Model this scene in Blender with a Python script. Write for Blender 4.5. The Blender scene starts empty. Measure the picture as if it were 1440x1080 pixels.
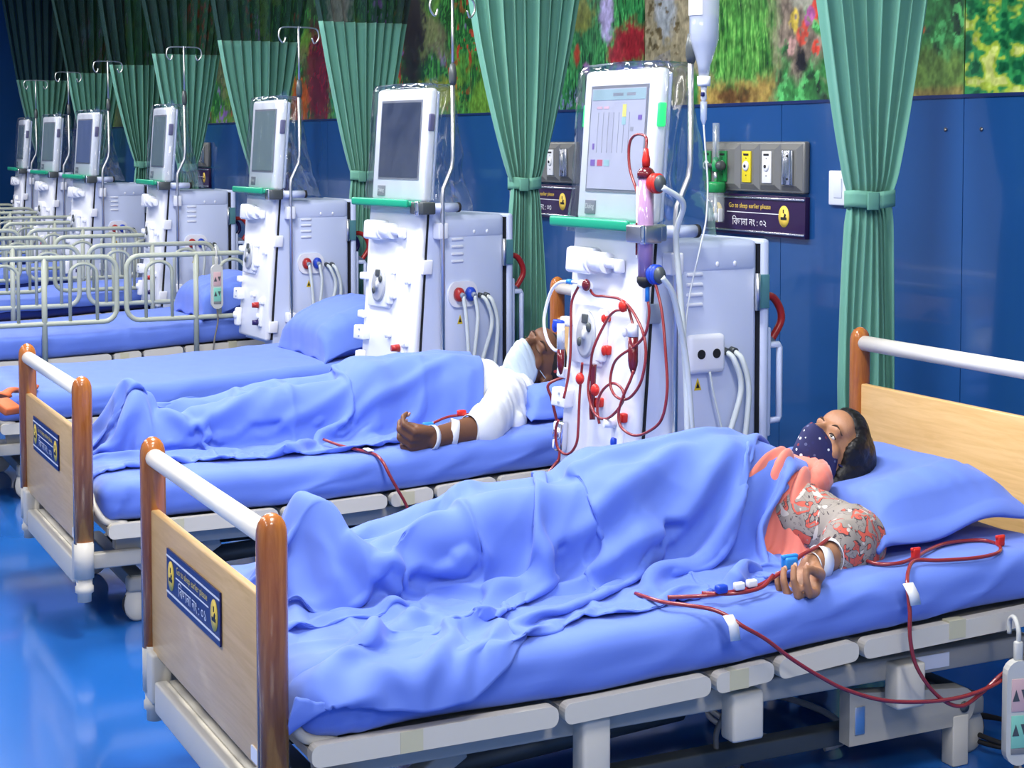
import bpy, bmesh, math, random
import numpy as np
from mathutils import Vector, Matrix, noise as mnoise

# ------------------------------------------------------------------ camera, world, light
S = bpy.context.scene
COL = S.collection
cam_d = bpy.data.cameras.new('camera'); cam = bpy.data.objects.new('camera', cam_d); COL.objects.link(cam)
CAM_H, YAW, PITCH = 1.56, .455, .0537
cam_d.sensor_width = 36; cam_d.lens = 36 * 2345 / 1440
cam_d.shift_y = -(540 - 327.7) / 1440
cam_d.clip_start = .05; cam_d.clip_end = 100
_f = Vector((-math.cos(YAW) * math.cos(PITCH), math.sin(YAW) * math.cos(PITCH), -math.sin(PITCH)))
_r = Vector((math.sin(YAW), math.cos(YAW), 0)); _u = _r.cross(_f)
cam.matrix_world = Matrix(((_r.x, _u.x, -_f.x, 0), (_r.y, _u.y, -_f.y, 0), (_r.z, _u.z, -_f.z, CAM_H), (0, 0, 0, 1)))
S.camera = cam
S.view_settings.view_transform = 'Standard'; S.view_settings.look = 'None'
S.view_settings.gamma = 1; S.view_settings.use_curve_mapping = False
S.view_settings.exposure = 0.14
W = bpy.data.worlds.new('world'); S.world = W; W.use_nodes = True
W.node_tree.nodes['Background'].inputs[0].default_value = (.9, .95, 1, 1)
W.node_tree.nodes['Background'].inputs[1].default_value = .06
CEIL = 3.6
LIGHT_ROWS = [(-1.2, 40), (1.55, 96)]           # y of each row of ceiling panels, watts
LIGHT_X = [1.2, -1.3, -3.8, -6.3, -8.8, -11.3, -13.8, -16.3]
for ly, lw in LIGHT_ROWS:
    for lx in LIGHT_X:
        ld = bpy.data.lights.new('ceiling_panel_light', 'AREA'); ld.shape = 'RECTANGLE'
        ld.size = 1.15; ld.size_y = .55; ld.energy = lw * (.6 if lx > -2 else 1 if lx > -8 else .5); ld.color = (1, .97, .92)
        lo = bpy.data.objects.new('ceiling_panel_light', ld); COL.objects.link(lo); lo.location = (lx, ly, CEIL - .045)

# ------------------------------------------------------------------ helpers
def lin(*c):
    out = []
    for v in c:
        v = v / 255
        out.append(v / 12.92 if v <= .04045 else ((v + .055) / 1.055) ** 2.4)
    return tuple(out)

MATS = {}
def mat(name, col, rough=.5, metal=0, coat=0, alpha=1, trans=0, ior=1.45, emit=0, emit_col=None, var=0, vscale=8,
        bump=0, bscale=60, spec=.5, stretch=None, sheen=0, sss=0):
    if name in MATS: return MATS[name]
    m = bpy.data.materials.new(name); m.use_nodes = True
    nt = m.node_tree; b = nt.nodes['Principled BSDF']
    b.inputs['Base Color'].default_value = (*col, 1)
    b.inputs['Roughness'].default_value = rough; b.inputs['Metallic'].default_value = metal
    b.inputs['Coat Weight'].default_value = coat; b.inputs['Coat Roughness'].default_value = .05
    b.inputs['Alpha'].default_value = alpha; b.inputs['IOR'].default_value = ior
    b.inputs['Transmission Weight'].default_value = trans
    b.inputs['Specular IOR Level'].default_value = spec
    b.inputs['Sheen Weight'].default_value = sheen
    if sss:
        b.inputs['Subsurface Weight'].default_value = sss; b.inputs['Subsurface Radius'].default_value = (.012, .005, .003)
    if emit:
        b.inputs['Emission Color'].default_value = (*(emit_col or col), 1); b.inputs['Emission Strength'].default_value = emit
    if var or bump:
        tc = nt.nodes.new('ShaderNodeTexCoord'); mp = nt.nodes.new('ShaderNodeMapping')
        if stretch: mp.inputs['Scale'].default_value = stretch
        nt.links.new(tc.outputs['Object'], mp.inputs[0])
    if var:
        n = nt.nodes.new('ShaderNodeTexNoise'); n.inputs['Scale'].default_value = vscale; n.inputs['Detail'].default_value = 5
        nt.links.new(mp.outputs[0], n.inputs['Vector'])
        mx = nt.nodes.new('ShaderNodeMix'); mx.data_type = 'RGBA'
        mx.inputs[6].default_value = (*[max(0, c * (1 - var)) for c in col], 1)
        mx.inputs[7].default_value = (*[min(1, c * (1 + var)) for c in col], 1)
        nt.links.new(n.outputs['Fac'], mx.inputs[0]); nt.links.new(mx.outputs[2], b.inputs['Base Color'])
    if bump:
        n = nt.nodes.new('ShaderNodeTexNoise'); n.inputs['Scale'].default_value = bscale; n.inputs['Detail'].default_value = 4
        nt.links.new(mp.outputs[0], n.inputs['Vector'])
        bp = nt.nodes.new('ShaderNodeBump'); bp.inputs['Strength'].default_value = bump; bp.inputs['Distance'].default_value = .01
        nt.links.new(n.outputs['Fac'], bp.inputs['Height']); nt.links.new(bp.outputs[0], b.inputs['Normal'])
    MATS[name] = m
    return m

def attr_mat(name, rough=.5, coat=0, attr='Col', bump=0, bscale=200, spec=.5, sss=0):
    if name in MATS: return MATS[name]
    m = mat(name, (1, 1, 1), rough, coat=coat, bump=bump, bscale=bscale, spec=spec, sss=sss)
    a = m.node_tree.nodes.new('ShaderNodeAttribute'); a.attribute_name = attr
    m.node_tree.links.new(a.outputs['Color'], m.node_tree.nodes['Principled BSDF'].inputs['Base Color'])
    return m

def catmull(pts, n=8, closed=False):
    P = [Vector(p) for p in pts]; out = []; k = len(P)
    rng = range(k if closed else k - 1)
    for i in rng:
        if closed: a, b, c, d = P[(i - 1) % k], P[i], P[(i + 1) % k], P[(i + 2) % k]
        else:
            a = P[i - 1] if i else 2 * P[0] - P[1]; b = P[i]; c = P[i + 1]
            d = P[i + 2] if i + 2 < k else 2 * P[-1] - P[-2]
        for j in range(n):
            t = j / n
            out.append(.5 * ((2 * b) + (c - a) * t + (2 * a - 5 * b + 4 * c - d) * t * t + (3 * b - a - 3 * c + d) * t ** 3))
    if not closed: out.append(P[-1].copy())
    return out

class MB:
    """collects shapes, then links them as ONE mesh object"""
    def __init__(self): self.v = []; self.f = []; self.s = []; self.m = []; self.mi = 0
    def add(self, v, f, smooth=False):
        o = len(self.v); self.v += [tuple(p) for p in v]
        self.f += [tuple(i + o for i in q) for q in f]; self.s += [smooth] * len(f); self.m += [self.mi] * len(f)
        return self
    def box(self, c, size, bev=0, rot=None, seg=2):
        bm = bmesh.new(); bmesh.ops.create_cube(bm, size=1)
        for v in bm.verts: v.co = Vector((v.co.x * size[0], v.co.y * size[1], v.co.z * size[2]))
        if bev: bmesh.ops.bevel(bm, geom=bm.edges[:], offset=min(bev, min(size) * .49), segments=seg, profile=.5, affect='EDGES')
        M = Matrix.Translation(c)
        if rot is not None:
            if isinstance(rot, (tuple, list)):
                from mathutils import Euler
                rot = Euler(rot).to_matrix()
            M = M @ rot.to_4x4()
        bm.verts.index_update()
        self.add([M @ v.co for v in bm.verts], [[v.index for v in f.verts] for f in bm.faces], bool(bev)); bm.free(); return self
    def tube(self, pts, r, n=10, closed=False, cap=True, flat=None):
        P = [Vector(p) for p in pts]; k = len(P); R = r if hasattr(r, '__len__') else [r] * k
        vs = []; up = None
        for i in range(k):
            a = P[(i - 1) % k] if (i or closed) else P[i]; b = P[(i + 1) % k] if (i < k - 1 or closed) else P[i]
            t = (b - a)
            t = t.normalized() if t.length > 1e-9 else Vector((0, 0, 1))
            if up is None:
                up = Vector((0, 0, 1)) if abs(t.z) < .9 else Vector((1, 0, 0))
            x = t.cross(up)
            if x.length < 1e-6: x = t.orthogonal()
            x.normalize(); y = x.cross(t).normalized(); up = y
            for j in range(n):
                th = 2 * math.pi * j / n
                vs.append(P[i] + x * (math.cos(th) * R[i] * (flat or 1)) + y * (math.sin(th) * R[i]))
        fs = []
        for i in range(k if closed else k - 1):
            for j in range(n):
                a = i * n + j; b = i * n + (j + 1) % n; c = ((i + 1) % k) * n + (j + 1) % n; d = ((i + 1) % k) * n + j
                fs.append((a, b, c, d))
        self.add(vs, fs, True)
        if cap and not closed:
            o = len(self.v) - len(vs)
            self.f += [tuple(o + j for j in range(n))[::-1], tuple(o + (k - 1) * n + j for j in range(n))]; self.s += [False, False]; self.m += [self.mi] * 2
        return self
    def cyl(self, a, b, r, n=16, r2=None): return self.tube([a, b], [r, r if r2 is None else r2], n)
    def lathe(self, prof, c=(0, 0, 0), axis='z', n=20, M=None):
        vs = []; k = len(prof)
        for (r, h) in prof:
            for j in range(n):
                th = 2 * math.pi * j / n; p = Vector((r * math.cos(th), r * math.sin(th), h))
                if axis == 'y': p = Vector((p.x, p.z, p.y))
                elif axis == 'x': p = Vector((p.z, p.x, p.y))
                if M is not None: p = M @ p
                vs.append(p + Vector(c))
        fs = [(i * n + j, i * n + (j + 1) % n, (i + 1) * n + (j + 1) % n, (i + 1) * n + j) for i in range(k - 1) for j in range(n)]
        fs += [tuple(range(n))[::-1], tuple((k - 1) * n + j for j in range(n))]
        self.add(vs, fs, True); return self
    def ball(self, c, r, n=14, m=9, M=None):
        r = r if hasattr(r, '__len__') else (r, r, r); vs = []
        for i in range(m + 1):
            ph = math.pi * i / m
            for j in range(n):
                th = 2 * math.pi * j / n
                p = Vector((math.sin(ph) * math.cos(th) * r[0], math.sin(ph) * math.sin(th) * r[1], -math.cos(ph) * r[2]))
                vs.append((M @ p if M is not None else p) + Vector(c))
        fs = [(i * n + j, i * n + (j + 1) % n, (i + 1) * n + (j + 1) % n, (i + 1) * n + j) for i in range(m) for j in range(n)]
        self.add(vs, fs, True); return self
    def prism(self, poly, a, b, axis='x', smooth=False):
        """closed polygon (list of 2-tuples) extruded from a to b along the axis"""
        n = len(poly); P = lambda t, q: {'x': (t, q[0], q[1]), 'y': (q[0], t, q[1]), 'z': (q[0], q[1], t)}[axis]
        vs = [P(a, q) for q in poly] + [P(b, q) for q in poly]
        fs = [(i, (i + 1) % n, n + (i + 1) % n, n + i) for i in range(n)] + [tuple(range(n))[::-1], tuple(range(n, 2 * n))]
        self.add(vs, fs, smooth); return self
    def grid(self, G, closed_u=False, smooth=True):
        G = np.asarray(G, float); a, b = G.shape[:2]; vs = G.reshape(-1, 3).tolist(); fs = []
        for i in range(a if closed_u else a - 1):
            for j in range(b - 1):
                fs.append((i * b + j, ((i + 1) % a) * b + j, ((i + 1) % a) * b + j + 1, i * b + j + 1))
        self.add(vs, fs, smooth); return self
    def mesh(self, name, *mats, fix=True):
        me = bpy.data.meshes.new(name); me.from_pydata(self.v, [], self.f)
        for m in mats: me.materials.append(m)
        me.polygons.foreach_set('use_smooth', self.s)
        if len(mats) > 1: me.polygons.foreach_set('material_index', self.m)
        if fix:
            bm = bmesh.new(); bm.from_mesh(me); bmesh.ops.recalc_face_normals(bm, faces=bm.faces[:]); bm.to_mesh(me); bm.free()
        me.update(); return me
    def build(self, name, m, parent=None, label=None, fix=True):
        ms = m if isinstance(m, (list, tuple)) else [m]
        o = bpy.data.objects.new(name, self.mesh(name, *ms, fix=fix)); COL.objects.link(o)
        if parent is not None: o.parent = parent
        if label: o['label'] = label
        return o

def tag(o, label, cat, group=None, kind=None):
    if label: o['label'] = label
    if cat: o['category'] = cat
    if group: o['group'] = group
    if kind: o['kind'] = kind
    return o
def struct(o, label=None, cat=None):
    o['kind'] = 'structure'
    if label: o['label'] = label
    if cat: o['category'] = cat
    return o
def thing(name, label, cat, loc=(0, 0, 0), rz=0, group=None):
    o = bpy.data.objects.new(name, None); COL.objects.link(o); o.empty_display_size = .1
    o.location = loc; o.rotation_euler = (0, 0, rz)
    return tag(o, label, cat, group)
def copy_tree(o, parent=None, label=None, skip=()):
    kids = list(o.children); c = o.copy(); COL.objects.link(c); c.parent = parent
    if label: c['label'] = label
    for k in kids:
        if k.name.split('.')[0] in skip: continue
        copy_tree(k, c)
    return c

# --- text: the built-in font turned into a flat mesh
def text_mesh(s, h, x0=None):
    cu = bpy.data.curves.new('lettering', 'FONT'); cu.body = s; cu.size = 1; cu.align_x = 'LEFT'
    cu.resolution_u = 3
    o = bpy.data.objects.new('lettering', cu); COL.objects.link(o)
    dg = bpy.context.evaluated_depsgraph_get(); me = bpy.data.meshes.new_from_object(o.evaluated_get(dg))
    bpy.data.objects.remove(o); bpy.data.curves.remove(cu)
    vs = [v.co.copy() for v in me.vertices]; fs = [tuple(p.vertices) for p in me.polygons]
    bpy.data.meshes.remove(me)
    return vs, fs
def put_text(mb, s, h, fn, width=None):
    """h = letter height; fn maps flat (x, y) to 3-D; the text is fitted to width"""
    vs, fs = text_mesh(s, h)
    if not vs: return
    xs = [v.x for v in vs]; ys = [v.y for v in vs]; w = max(xs) - min(xs); hh = max(ys) - min(ys)
    sx = (width / w) if width else h / hh; sy = h / hh
    mb.add([fn((v.x - min(xs)) * sx, (v.y - min(ys)) * sy) for v in vs], fs, False)

# --- cheap vectorised value noise
def _h(ix, iy, seed):
    n = (ix.astype(np.int64) * 374761393 + iy.astype(np.int64) * 668265263 + seed * 982451653) & 0x7fffffff
    n = ((n ^ (n >> 13)) * 1274126177) & 0x7fffffff
    return ((n ^ (n >> 16)) & 0xffff) / 65535.
def vnoise(x, y, seed=0):
    x = np.asarray(x, float); y = np.asarray(y, float); ix = np.floor(x); iy = np.floor(y); fx = x - ix; fy = y - iy
    fx = fx * fx * (3 - 2 * fx); fy = fy * fy * (3 - 2 * fy)
    a = _h(ix, iy, seed); b = _h(ix + 1, iy, seed); c = _h(ix, iy + 1, seed); d = _h(ix + 1, iy + 1, seed)
    return (a * (1 - fx) + b * fx) * (1 - fy) + (c * (1 - fx) + d * fx) * fy
def fbm(x, y, seed=0, o=4):
    s = 0; a = .5; t = 0
    for i in range(o): s = s + a * vnoise(x * 2 ** i, y * 2 ** i, seed + i * 7); t += a; a *= .55
    return s / t
def sstep(a, b, x):
    t = np.clip((x - a) / (b - a), 0, 1); return t * t * (3 - 2 * t)
# ------------------------------------------------------------------ the room
X0, X1, Y0, Y1 = -20.5, 3.2, -4.6, 3.9
M_floor = mat('blue_epoxy', lin(30, 92, 168), .13, coat=.2, var=.10, vscale=1.3, bump=.012, bscale=2.2)
M_ceil = mat('ceiling_white', lin(225, 228, 232), .8)
M_white_wall = mat('white_paint', lin(205, 214, 226), .6)
M_blue = mat('blue_wall_panel', lin(28, 74, 132), .16, coat=.5, var=.06, vscale=1.5)
M_seam = mat('panel_joint', lin(16, 34, 80), .5)
fl = MB().box(((X0 + X1) / 2, (Y0 + Y1) / 2, -.05), (X1 - X0, Y1 - Y0, .1)); struct(fl.build('floor', M_floor), 'glossy blue epoxy floor', 'floor')
ce = MB().box(((X0 + X1) / 2, (Y0 + Y1) / 2, CEIL + .05), (X1 - X0, Y1 - Y0, .1)); ceil_o = struct(ce.build('ceiling', M_ceil), 'plain white ceiling', 'ceiling')
wb = MB().box(((X0 + X1) / 2, Y1 + .08, CEIL / 2), (X1 - X0, .1, CEIL)); wall_head = struct(wb.build('wall_head', M_seam), 'wall behind the bed heads, blue panels below a garden mural', 'wall')
struct(MB().box(((X0 + X1) / 2, Y0 - .05, CEIL / 2), (X1 - X0, .1, CEIL)).build('wall_aisle', M_white_wall), 'plain pale wall across the aisle', 'wall')
struct(MB().box((X0 - .05, (Y0 + Y1) / 2, CEIL / 2), (.1, Y1 - Y0, CEIL)).build('wall_far', M_blue), 'far end wall of the ward', 'wall')
struct(MB().box((X1 + .05, (Y0 + Y1) / 2, CEIL / 2), (.1, Y1 - Y0, CEIL)).build('wall_near', M_white_wall), 'near end wall of the ward', 'wall')
MUR = 1.722                                     # lower edge of the mural
PW = 1.066
xs = []; x = 3.2
k = 0
edges = [-4.455 + PW * i for i in range(8, -16, -1)]
edges = [e for e in edges if X0 < e < X1]; edges = [X1] + edges + [X0]
bolt_me = None
for i in range(len(edges) - 1):
    a, b = edges[i + 1], edges[i]
    p = MB().box(((a + b) / 2, Y1 + .015, MUR / 2), (b - a - .004, .03, MUR - .004)).build('wall_panel', M_blue, wall_head)
    for bx in (a + .09, b - .09):               # steel screw caps
        if bolt_me is None: bolt_me = MB().lathe([(.0, 0), (.0075, .0), (.006, .004), (0, .005)], axis='y', n=8).mesh('screw_cap', mat('dark_steel', (.25, .24, .24), .4, 1))
        if -5 < bx < X1 - .1:
            s = bpy.data.objects.new('screw_cap', bolt_me); COL.objects.link(s); s.parent = p; s.location = (bx, Y1 - .004, 1.608)
M_trim = mat('mural_edge', lin(22, 40, 90), .3)
struct(MB().box(((X0 + X1) / 2, Y1 - .002, MUR), (X1 - X0, .008, .012)).build('trim_1', M_trim), 'thin strip between blue panels and mural', 'trim')

# mural: a printed garden; the print's colours are stored on a fine mesh
def mural_color(X, Z):
    u, v = X, Z - MUR
    g = fbm(u * 9, v * 9, 3); fine = fbm(u * 70, v * 40, 11, 3); blade = vnoise(u * 190 + 14 * vnoise(u * 6, v * 6, 5), v * 17, 21); blade2 = vnoise(u * 120 + 9 * v, v * 12, 33)
    C = np.zeros(X.shape + (3,))
    def mix(mask, col, jit=.0):
        nonlocal C
        c = np.array(lin(*col)); m = np.clip(mask, 0, 1)[..., None]
        C = C * (1 - m) + m * c * (1 + jit * (fine[..., None] - .5) * 2)
    mix(np.ones_like(X), (38, 92, 46), .5)                              # meadow
    mix(sstep(.5, .75, blade), (70, 150, 70), .4); mix(sstep(.62, .9, blade2) * .8, (22, 62, 32), .3)
    mix(sstep(.55, .7, fbm(u * 3.1, v * 4, 51)) * .6, (120, 165, 50), .5)
    mix(sstep(.62, .68, fbm(u * 24, v * 24, 61, 2)) * sstep(.5, .62, fbm(u * 2.3, v * 2.6, 63)), (170, 60, 40), .4)
    mix(sstep(.66, .7, fbm(u * 26, v * 22, 71, 2)) * sstep(.55, .65, fbm(u * 1.7 + 5, v * 3, 73)), (150, 110, 190), .4)
    mix(sstep(.6, .72, fbm(u * 2.1 + 9, v * 2.2, 83)) * .7, (120, 112, 84), .6)
    # region masks: along the wall (u) and up (v)
    def reg(a, b, c=None, d=None, s=.05):
        w = s * (fbm(u * 12, v * 12, 91) - .5) * 3
        m = sstep(a - s, a + s, u + w) * (1 - sstep(b - s, b + s, u + w))
        if c is not None: m = m * sstep(c - s, c + s, v + w) * (1 - sstep(d - s, d + s, v + w))
        return m
    def blob(x, z, rx, rz, s=.45):
        d = np.sqrt(((u - x) / rx) ** 2 + ((v - z) / rz) ** 2) + (fbm(u * 30, v * 30, 97) - .5) * .9
        return 1 - sstep(1 - s, 1 + s * .4, d)
    # left print: lavender edge, red bush, pale flower spike, grass
    L = reg(-7.9, -6.595, s=.004)
    mix(L, (44, 120, 66), .6); mix(L * sstep(.45, .7, blade), (76, 168, 90), .4); mix(L * sstep(.6, .85, blade2), (20, 66, 36), .4)
    mix(L * blob(-6.72, .30, .20, .11), (128, 24, 38), .6); mix(L * blob(-6.86, .26, .1, .06), (150, 40, 50), .5)
    mix(L * blob(-6.75, .17, .26, .035) * sstep(.4, .62, fine + .12), (112, 104, 170), .5)
    mix(L * blob(-6.95, .44, .07, .13), (168, 160, 205), .4); mix(L * blob(-7.2, .46, .13, .09), (140, 150, 60), .5)
    mix(L * blob(-7.25, .27, .035, .06), (190, 70, 40), .3); mix(L * blob(-7.15, .20, .04, .035), (176, 120, 170), .3)
    mix(L * reg(-7.5, -7.1, -.1, .1, .03) * sstep(.55, .7, fine), (110, 120, 160), .3)
    # middle print: stone, tall grass on straw, flowers among rocks
    Mid = reg(-6.595, -4.457, s=.003)
    mix(Mid, (150, 140, 110), .5); mix(Mid * reg(-6.6, -6.1), (140, 130, 104), .45); mix(Mid * blob(-6.42, .45, .1, .16), (150, 156, 160), .25)
    mix(Mid * sstep(.6, .7, fbm(u * 22, v * 26, 15)) * reg(-6.6, -6.1), (96, 84, 60), .4)
    mix(Mid * reg(-6.2, -5.55, -.2, .09, .05), (168, 140, 72), .5); mix(Mid * blob(-5.86, .04, .16, .05), (100, 70, 36), .6)
    gr = Mid * reg(-6.05, -5.6, .07, 2, .05)
    mix(gr, (62, 124, 48), .6); mix(gr * sstep(.5, .85, blade) * .8, (112, 174, 80), .4); mix(gr * sstep(.6, .85, blade2), (36, 86, 34), .3)
    mix(Mid * blob(-6.18, .05, .05, .1), (52, 120, 58), .4)
    fr = Mid * reg(-5.56, -4.4)
    mix(fr, (52, 118, 58), .6); mix(fr * sstep(.5, .66, fbm(u * 16, v * 13, 19)), (34, 66, 40), .4); mix(fr * sstep(.58, .66, fbm(u * 28, v * 20, 29)), (86, 176, 96), .4)
    mix(fr * reg(-5.6, -4.9, .14, .55, .06) * sstep(.46, .56, fbm(u * 7, v * 7, 39)), (126, 112, 96), .7)
    mix(fr * blob(-5.36, .42, .13, .07), (160, 160, 140), .4); mix(fr * blob(-5.4, .16, .05, .06), (30, 30, 34), .4)
    for (fx, fz, fr_, col) in [(-5.28, .36, .05, (206, 70, 50)), (-5.44, .32, .035, (206, 180, 70)), (-5.38, .27, .04, (206, 80, 60)), (-5.34, .33, .03, (170, 90, 150)),
                               (-5.22, .27, .03, (190, 50, 40)), (-5.30, .21, .025, (200, 70, 50)), (-5.46, .22, .03, (190, 150, 140)), (-5.18, .18, .022, (200, 60, 40)),
                               (-4.75, .40, .035, (206, 60, 40)), (-4.70, .28, .04, (198, 70, 44)), (-4.82, .18, .03, (206, 80, 40)), (-4.93, .34, .03, (210, 90, 60)), (-5.05, .24, .03, (200, 60, 50))]:
        mix(Mid * blob(fx, fz, fr_ * 1.05, fr_ * 1.3, .3) * sstep(.30, .48, fbm(u * 60, v * 50, 131, 2)), col, .5)
    mix(Mid * reg(-4.75, -4.45, -.1, .17, .04), (96, 128, 56), .7); mix(Mid * reg(-4.8, -4.45, -.1, .03, .03), (130, 118, 60), .6)
    # right print: broad lime leaves, dark purple flowers above
    Rt = reg(-4.457, -2.2, s=.003)
    lf = fbm(u * 15, v * 21, 45, 3)
    mix(Rt, (46, 134, 74), .5); mix(Rt * sstep(.47, .56, lf), (168, 192, 66), .35); mix(Rt * sstep(.60, .68, lf), (206, 214, 120), .2); mix(Rt * (1 - sstep(.32, .42, lf)), (20, 84, 52), .4)
    mix(Rt * reg(-4.35, -2.2, .36, .8, .05), (58, 40, 58), .8); mix(Rt * reg(-4.35, -2.2, .37, .8) * sstep(.66, .72, fine), (150, 70, 140), .3)
    # farther print: dark trunk, orange and crimson bushes, pale sky gaps
    mix(blob(-9.35, .55, .22, .5) * reg(-12, -7.9), (40, 36, 34), .4); mix(blob(-9.0, .12, .35, .1), (150, 160, 50), .4)
    mix(blob(-11.0, .3, .35, .4), (120, 30, 50), .5); mix(blob(-11.45, .12, .22, .2), (180, 80, 30), .5); mix(blob(-10.6, .2, .22, .26), (40, 130, 90), .5)
    mix(blob(-10.6, .8, .25, .25), (200, 196, 180), .2); mix(blob(-14.6, .2, .5, .2), (150, 150, 60), .4); mix(blob(-15.0, .35, .2, .12), (190, 60, 40), .4)
    mix(reg(-20, -7.9, 1.0, 3) * sstep(.45, .6, fbm(u * 1.5, v * 1.5, 66)), (150, 180, 200), .2)
    C = C * (.42 + 1.05 * fbm(u * 42, v * 34, 141, 4))[..., None] * (.72 + .5 * fbm(u * 7, v * 7, 151, 3))[..., None]
    return np.clip(C, 0, 1)
M_mural = attr_mat('garden_print', .22, coat=.25, bump=0)
def mural_sheet(a, b, dx, z1, dz):
    X = np.linspace(a, b, max(2, int((b - a) / dx))); Z = np.linspace(MUR, z1, max(2, int((z1 - MUR) / dz)))
    XX, ZZ = np.meshgrid(X, Z, indexing='ij'); n, m = XX.shape
    co = np.stack([XX, np.full_like(XX, Y1), ZZ], -1).reshape(-1, 3)
    idx = np.arange(n * m).reshape(n, m)
    q = np.stack([idx[:-1, :-1], idx[1:, :-1], idx[1:, 1:], idx[:-1, 1:]], -1).reshape(-1, 4)
    me = bpy.data.meshes.new('mural_panel'); me.vertices.add(n * m); me.vertices.foreach_set('co', co.ravel())
    me.loops.add(q.size); me.loops.foreach_set('vertex_index', q.ravel().astype(np.int32))
    me.polygons.add(len(q)); me.polygons.foreach_set('loop_start', np.arange(0, q.size, 4, dtype=np.int32)); me.polygons.foreach_set('loop_total', np.full(len(q), 4, np.int32))
    me.update(calc_edges=True)
    ca = me.color_attributes.new('Col', 'FLOAT_COLOR', 'POINT')
    c = mural_color(XX, ZZ).reshape(-1, 3); ca.data.foreach_set('color', np.concatenate([c, np.ones((len(c), 1))], 1).astype(np.float32).ravel())
    me.materials.append(M_mural); o = bpy.data.objects.new('mural_panel', me); COL.objects.link(o); o.parent = wall_head
    return o
for (a, b, dx, z1, dz) in [(-4.453, -2.4, .0065, 2.35, .0045), (-6.592, -4.458, .0065, 2.4, .0045), (-8.72, -6.597, .008, 2.55, .006), (-10.86, -8.725, .015, 2.75, .011),
                           (-13.0, -10.865, .022, 2.9, .016), (-15.2, -13.005, .03, 3.1, .022), (X0, -15.205, .04, CEIL, .035), (-2.395, X1, .06, CEIL, .05)]:
    mural_sheet(a, b, dx, z1, dz)
    if z1 < CEIL:
        mural_sheet(a, b, .06, CEIL, .06).location.y = .004        # the print carries on up to the ceiling
# ceiling light fixtures
M_diff = mat('light_diffuser', (1, 1, 1), .5, emit=6, emit_col=(1, .965, .9)); M_fr = mat('fixture_white', lin(230, 230, 230), .5)
for r, (ly, lw) in enumerate(LIGHT_ROWS):
    for i, lx in enumerate(LIGHT_X):
        f = MB()
        for sx, sy, wx, wy in ((0, .31, 1.24, .03), (0, -.31, 1.24, .03), (.605, 0, .03, .62), (-.605, 0, .03, .62)): f.box((lx + sx, ly + sy, CEIL - .015), (wx, wy, .03), .004)
        f = f.build('light_frame', M_fr, ceil_o); MB().box((lx, ly, CEIL - .02), (1.18, .59, .008)).build('diffuser', M_diff, f)
# ------------------------------------------------------------------ beds
def wood(name, c1, c2, rough, scale, coat=0):
    m = mat(name, c1, rough, coat=coat); nt = m.node_tree; b = nt.nodes['Principled BSDF']
    tc = nt.nodes.new('ShaderNodeTexCoord'); mp = nt.nodes.new('ShaderNodeMapping'); mp.inputs['Scale'].default_value = scale
    n = nt.nodes.new('ShaderNodeTexNoise'); n.inputs['Scale'].default_value = 6; n.inputs['Detail'].default_value = 8; n.inputs['Roughness'].default_value = .65; n.inputs['Distortion'].default_value = .6
    cr = nt.nodes.new('ShaderNodeValToRGB'); cr.color_ramp.elements[0].color = (*c2, 1); cr.color_ramp.elements[1].color = (*c1, 1)
    cr.color_ramp.elements[0].position = .36; cr.color_ramp.elements[1].position = .62
    nt.links.new(tc.outputs['Object'], mp.inputs[0]); nt.links.new(mp.outputs[0], n.inputs['Vector']); nt.links.new(n.outputs['Fac'], cr.inputs[0]); nt.links.new(cr.outputs[0], b.inputs['Base Color'])
    return m
M_post = wood('varnished_post_wood', lin(190, 116, 52), lin(158, 86, 30), .22, (8, 8, .8), coat=.5)
M_board = wood('pale_board_wood', lin(228, 188, 128), lin(214, 172, 110), .38, (.7, 8, 9), coat=.1)
M_railwhite = mat('cream_rail', lin(240, 236, 224), .3)
M_beige = mat('bed_enamel', lin(208, 202, 188), .4, var=.04, vscale=3)
M_beige2 = mat('bed_enamel_grey', lin(172, 168, 158), .45, var=.05, vscale=4)
M_yel = mat('yellowed_plastic', lin(198, 192, 160), .5)
M_darkgrey = mat('dark_grey_metal', lin(84, 90, 92), .4, .3)
M_steel = mat('brushed_steel', (.74, .73, .71), .34, 1)
M_rub = mat('black_rubber', (.02, .02, .022), .6)
M_navy = mat('navy_plate', lin(26, 34, 96), .35)
M_gold = mat('yellow_print', lin(240, 206, 84), .5)
M_wht = mat('white_print', lin(236, 236, 240), .5)
M_blk = mat('black_print', (.012, .012, .014), .5)
M_sage = mat('rail_enamel', lin(178, 184, 168), .35)
FR = lambda y: .36 + .055 * float(sstep(.6, 2.05, y))         # bed deck: the back part is raised a little
HW = .475; BL = 2.17

def post(mb, x, y, z0, z1, rx=.024, ry=.031):
    rings = []; prof = [(z0, 1), (z1 - .05, 1), (z1 - .034, .97), (z1 - .02, .85), (z1 - .009, .62), (z1 - .002, .3), (z1, .02)]
    for z, k in prof:
        rings.append([(x + rx * k * math.copysign(abs(math.cos(t)) ** .75, math.cos(t)), y + ry * k * math.copysign(abs(math.sin(t)) ** .75, math.sin(t)), z)
                      for t in [2 * math.pi * j / 20 for j in range(20)]])
    n = 20; vs = [p for r in rings for p in r]
    fs = [(i * n + j, i * n + (j + 1) % n, (i + 1) * n + (j + 1) % n, (i + 1) * n + j) for i in range(len(rings) - 1) for j in range(n)] + [tuple(range(n))[::-1], tuple((len(rings) - 1) * n + j for j in range(n))]
    mb.add(vs, fs, True)

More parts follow.
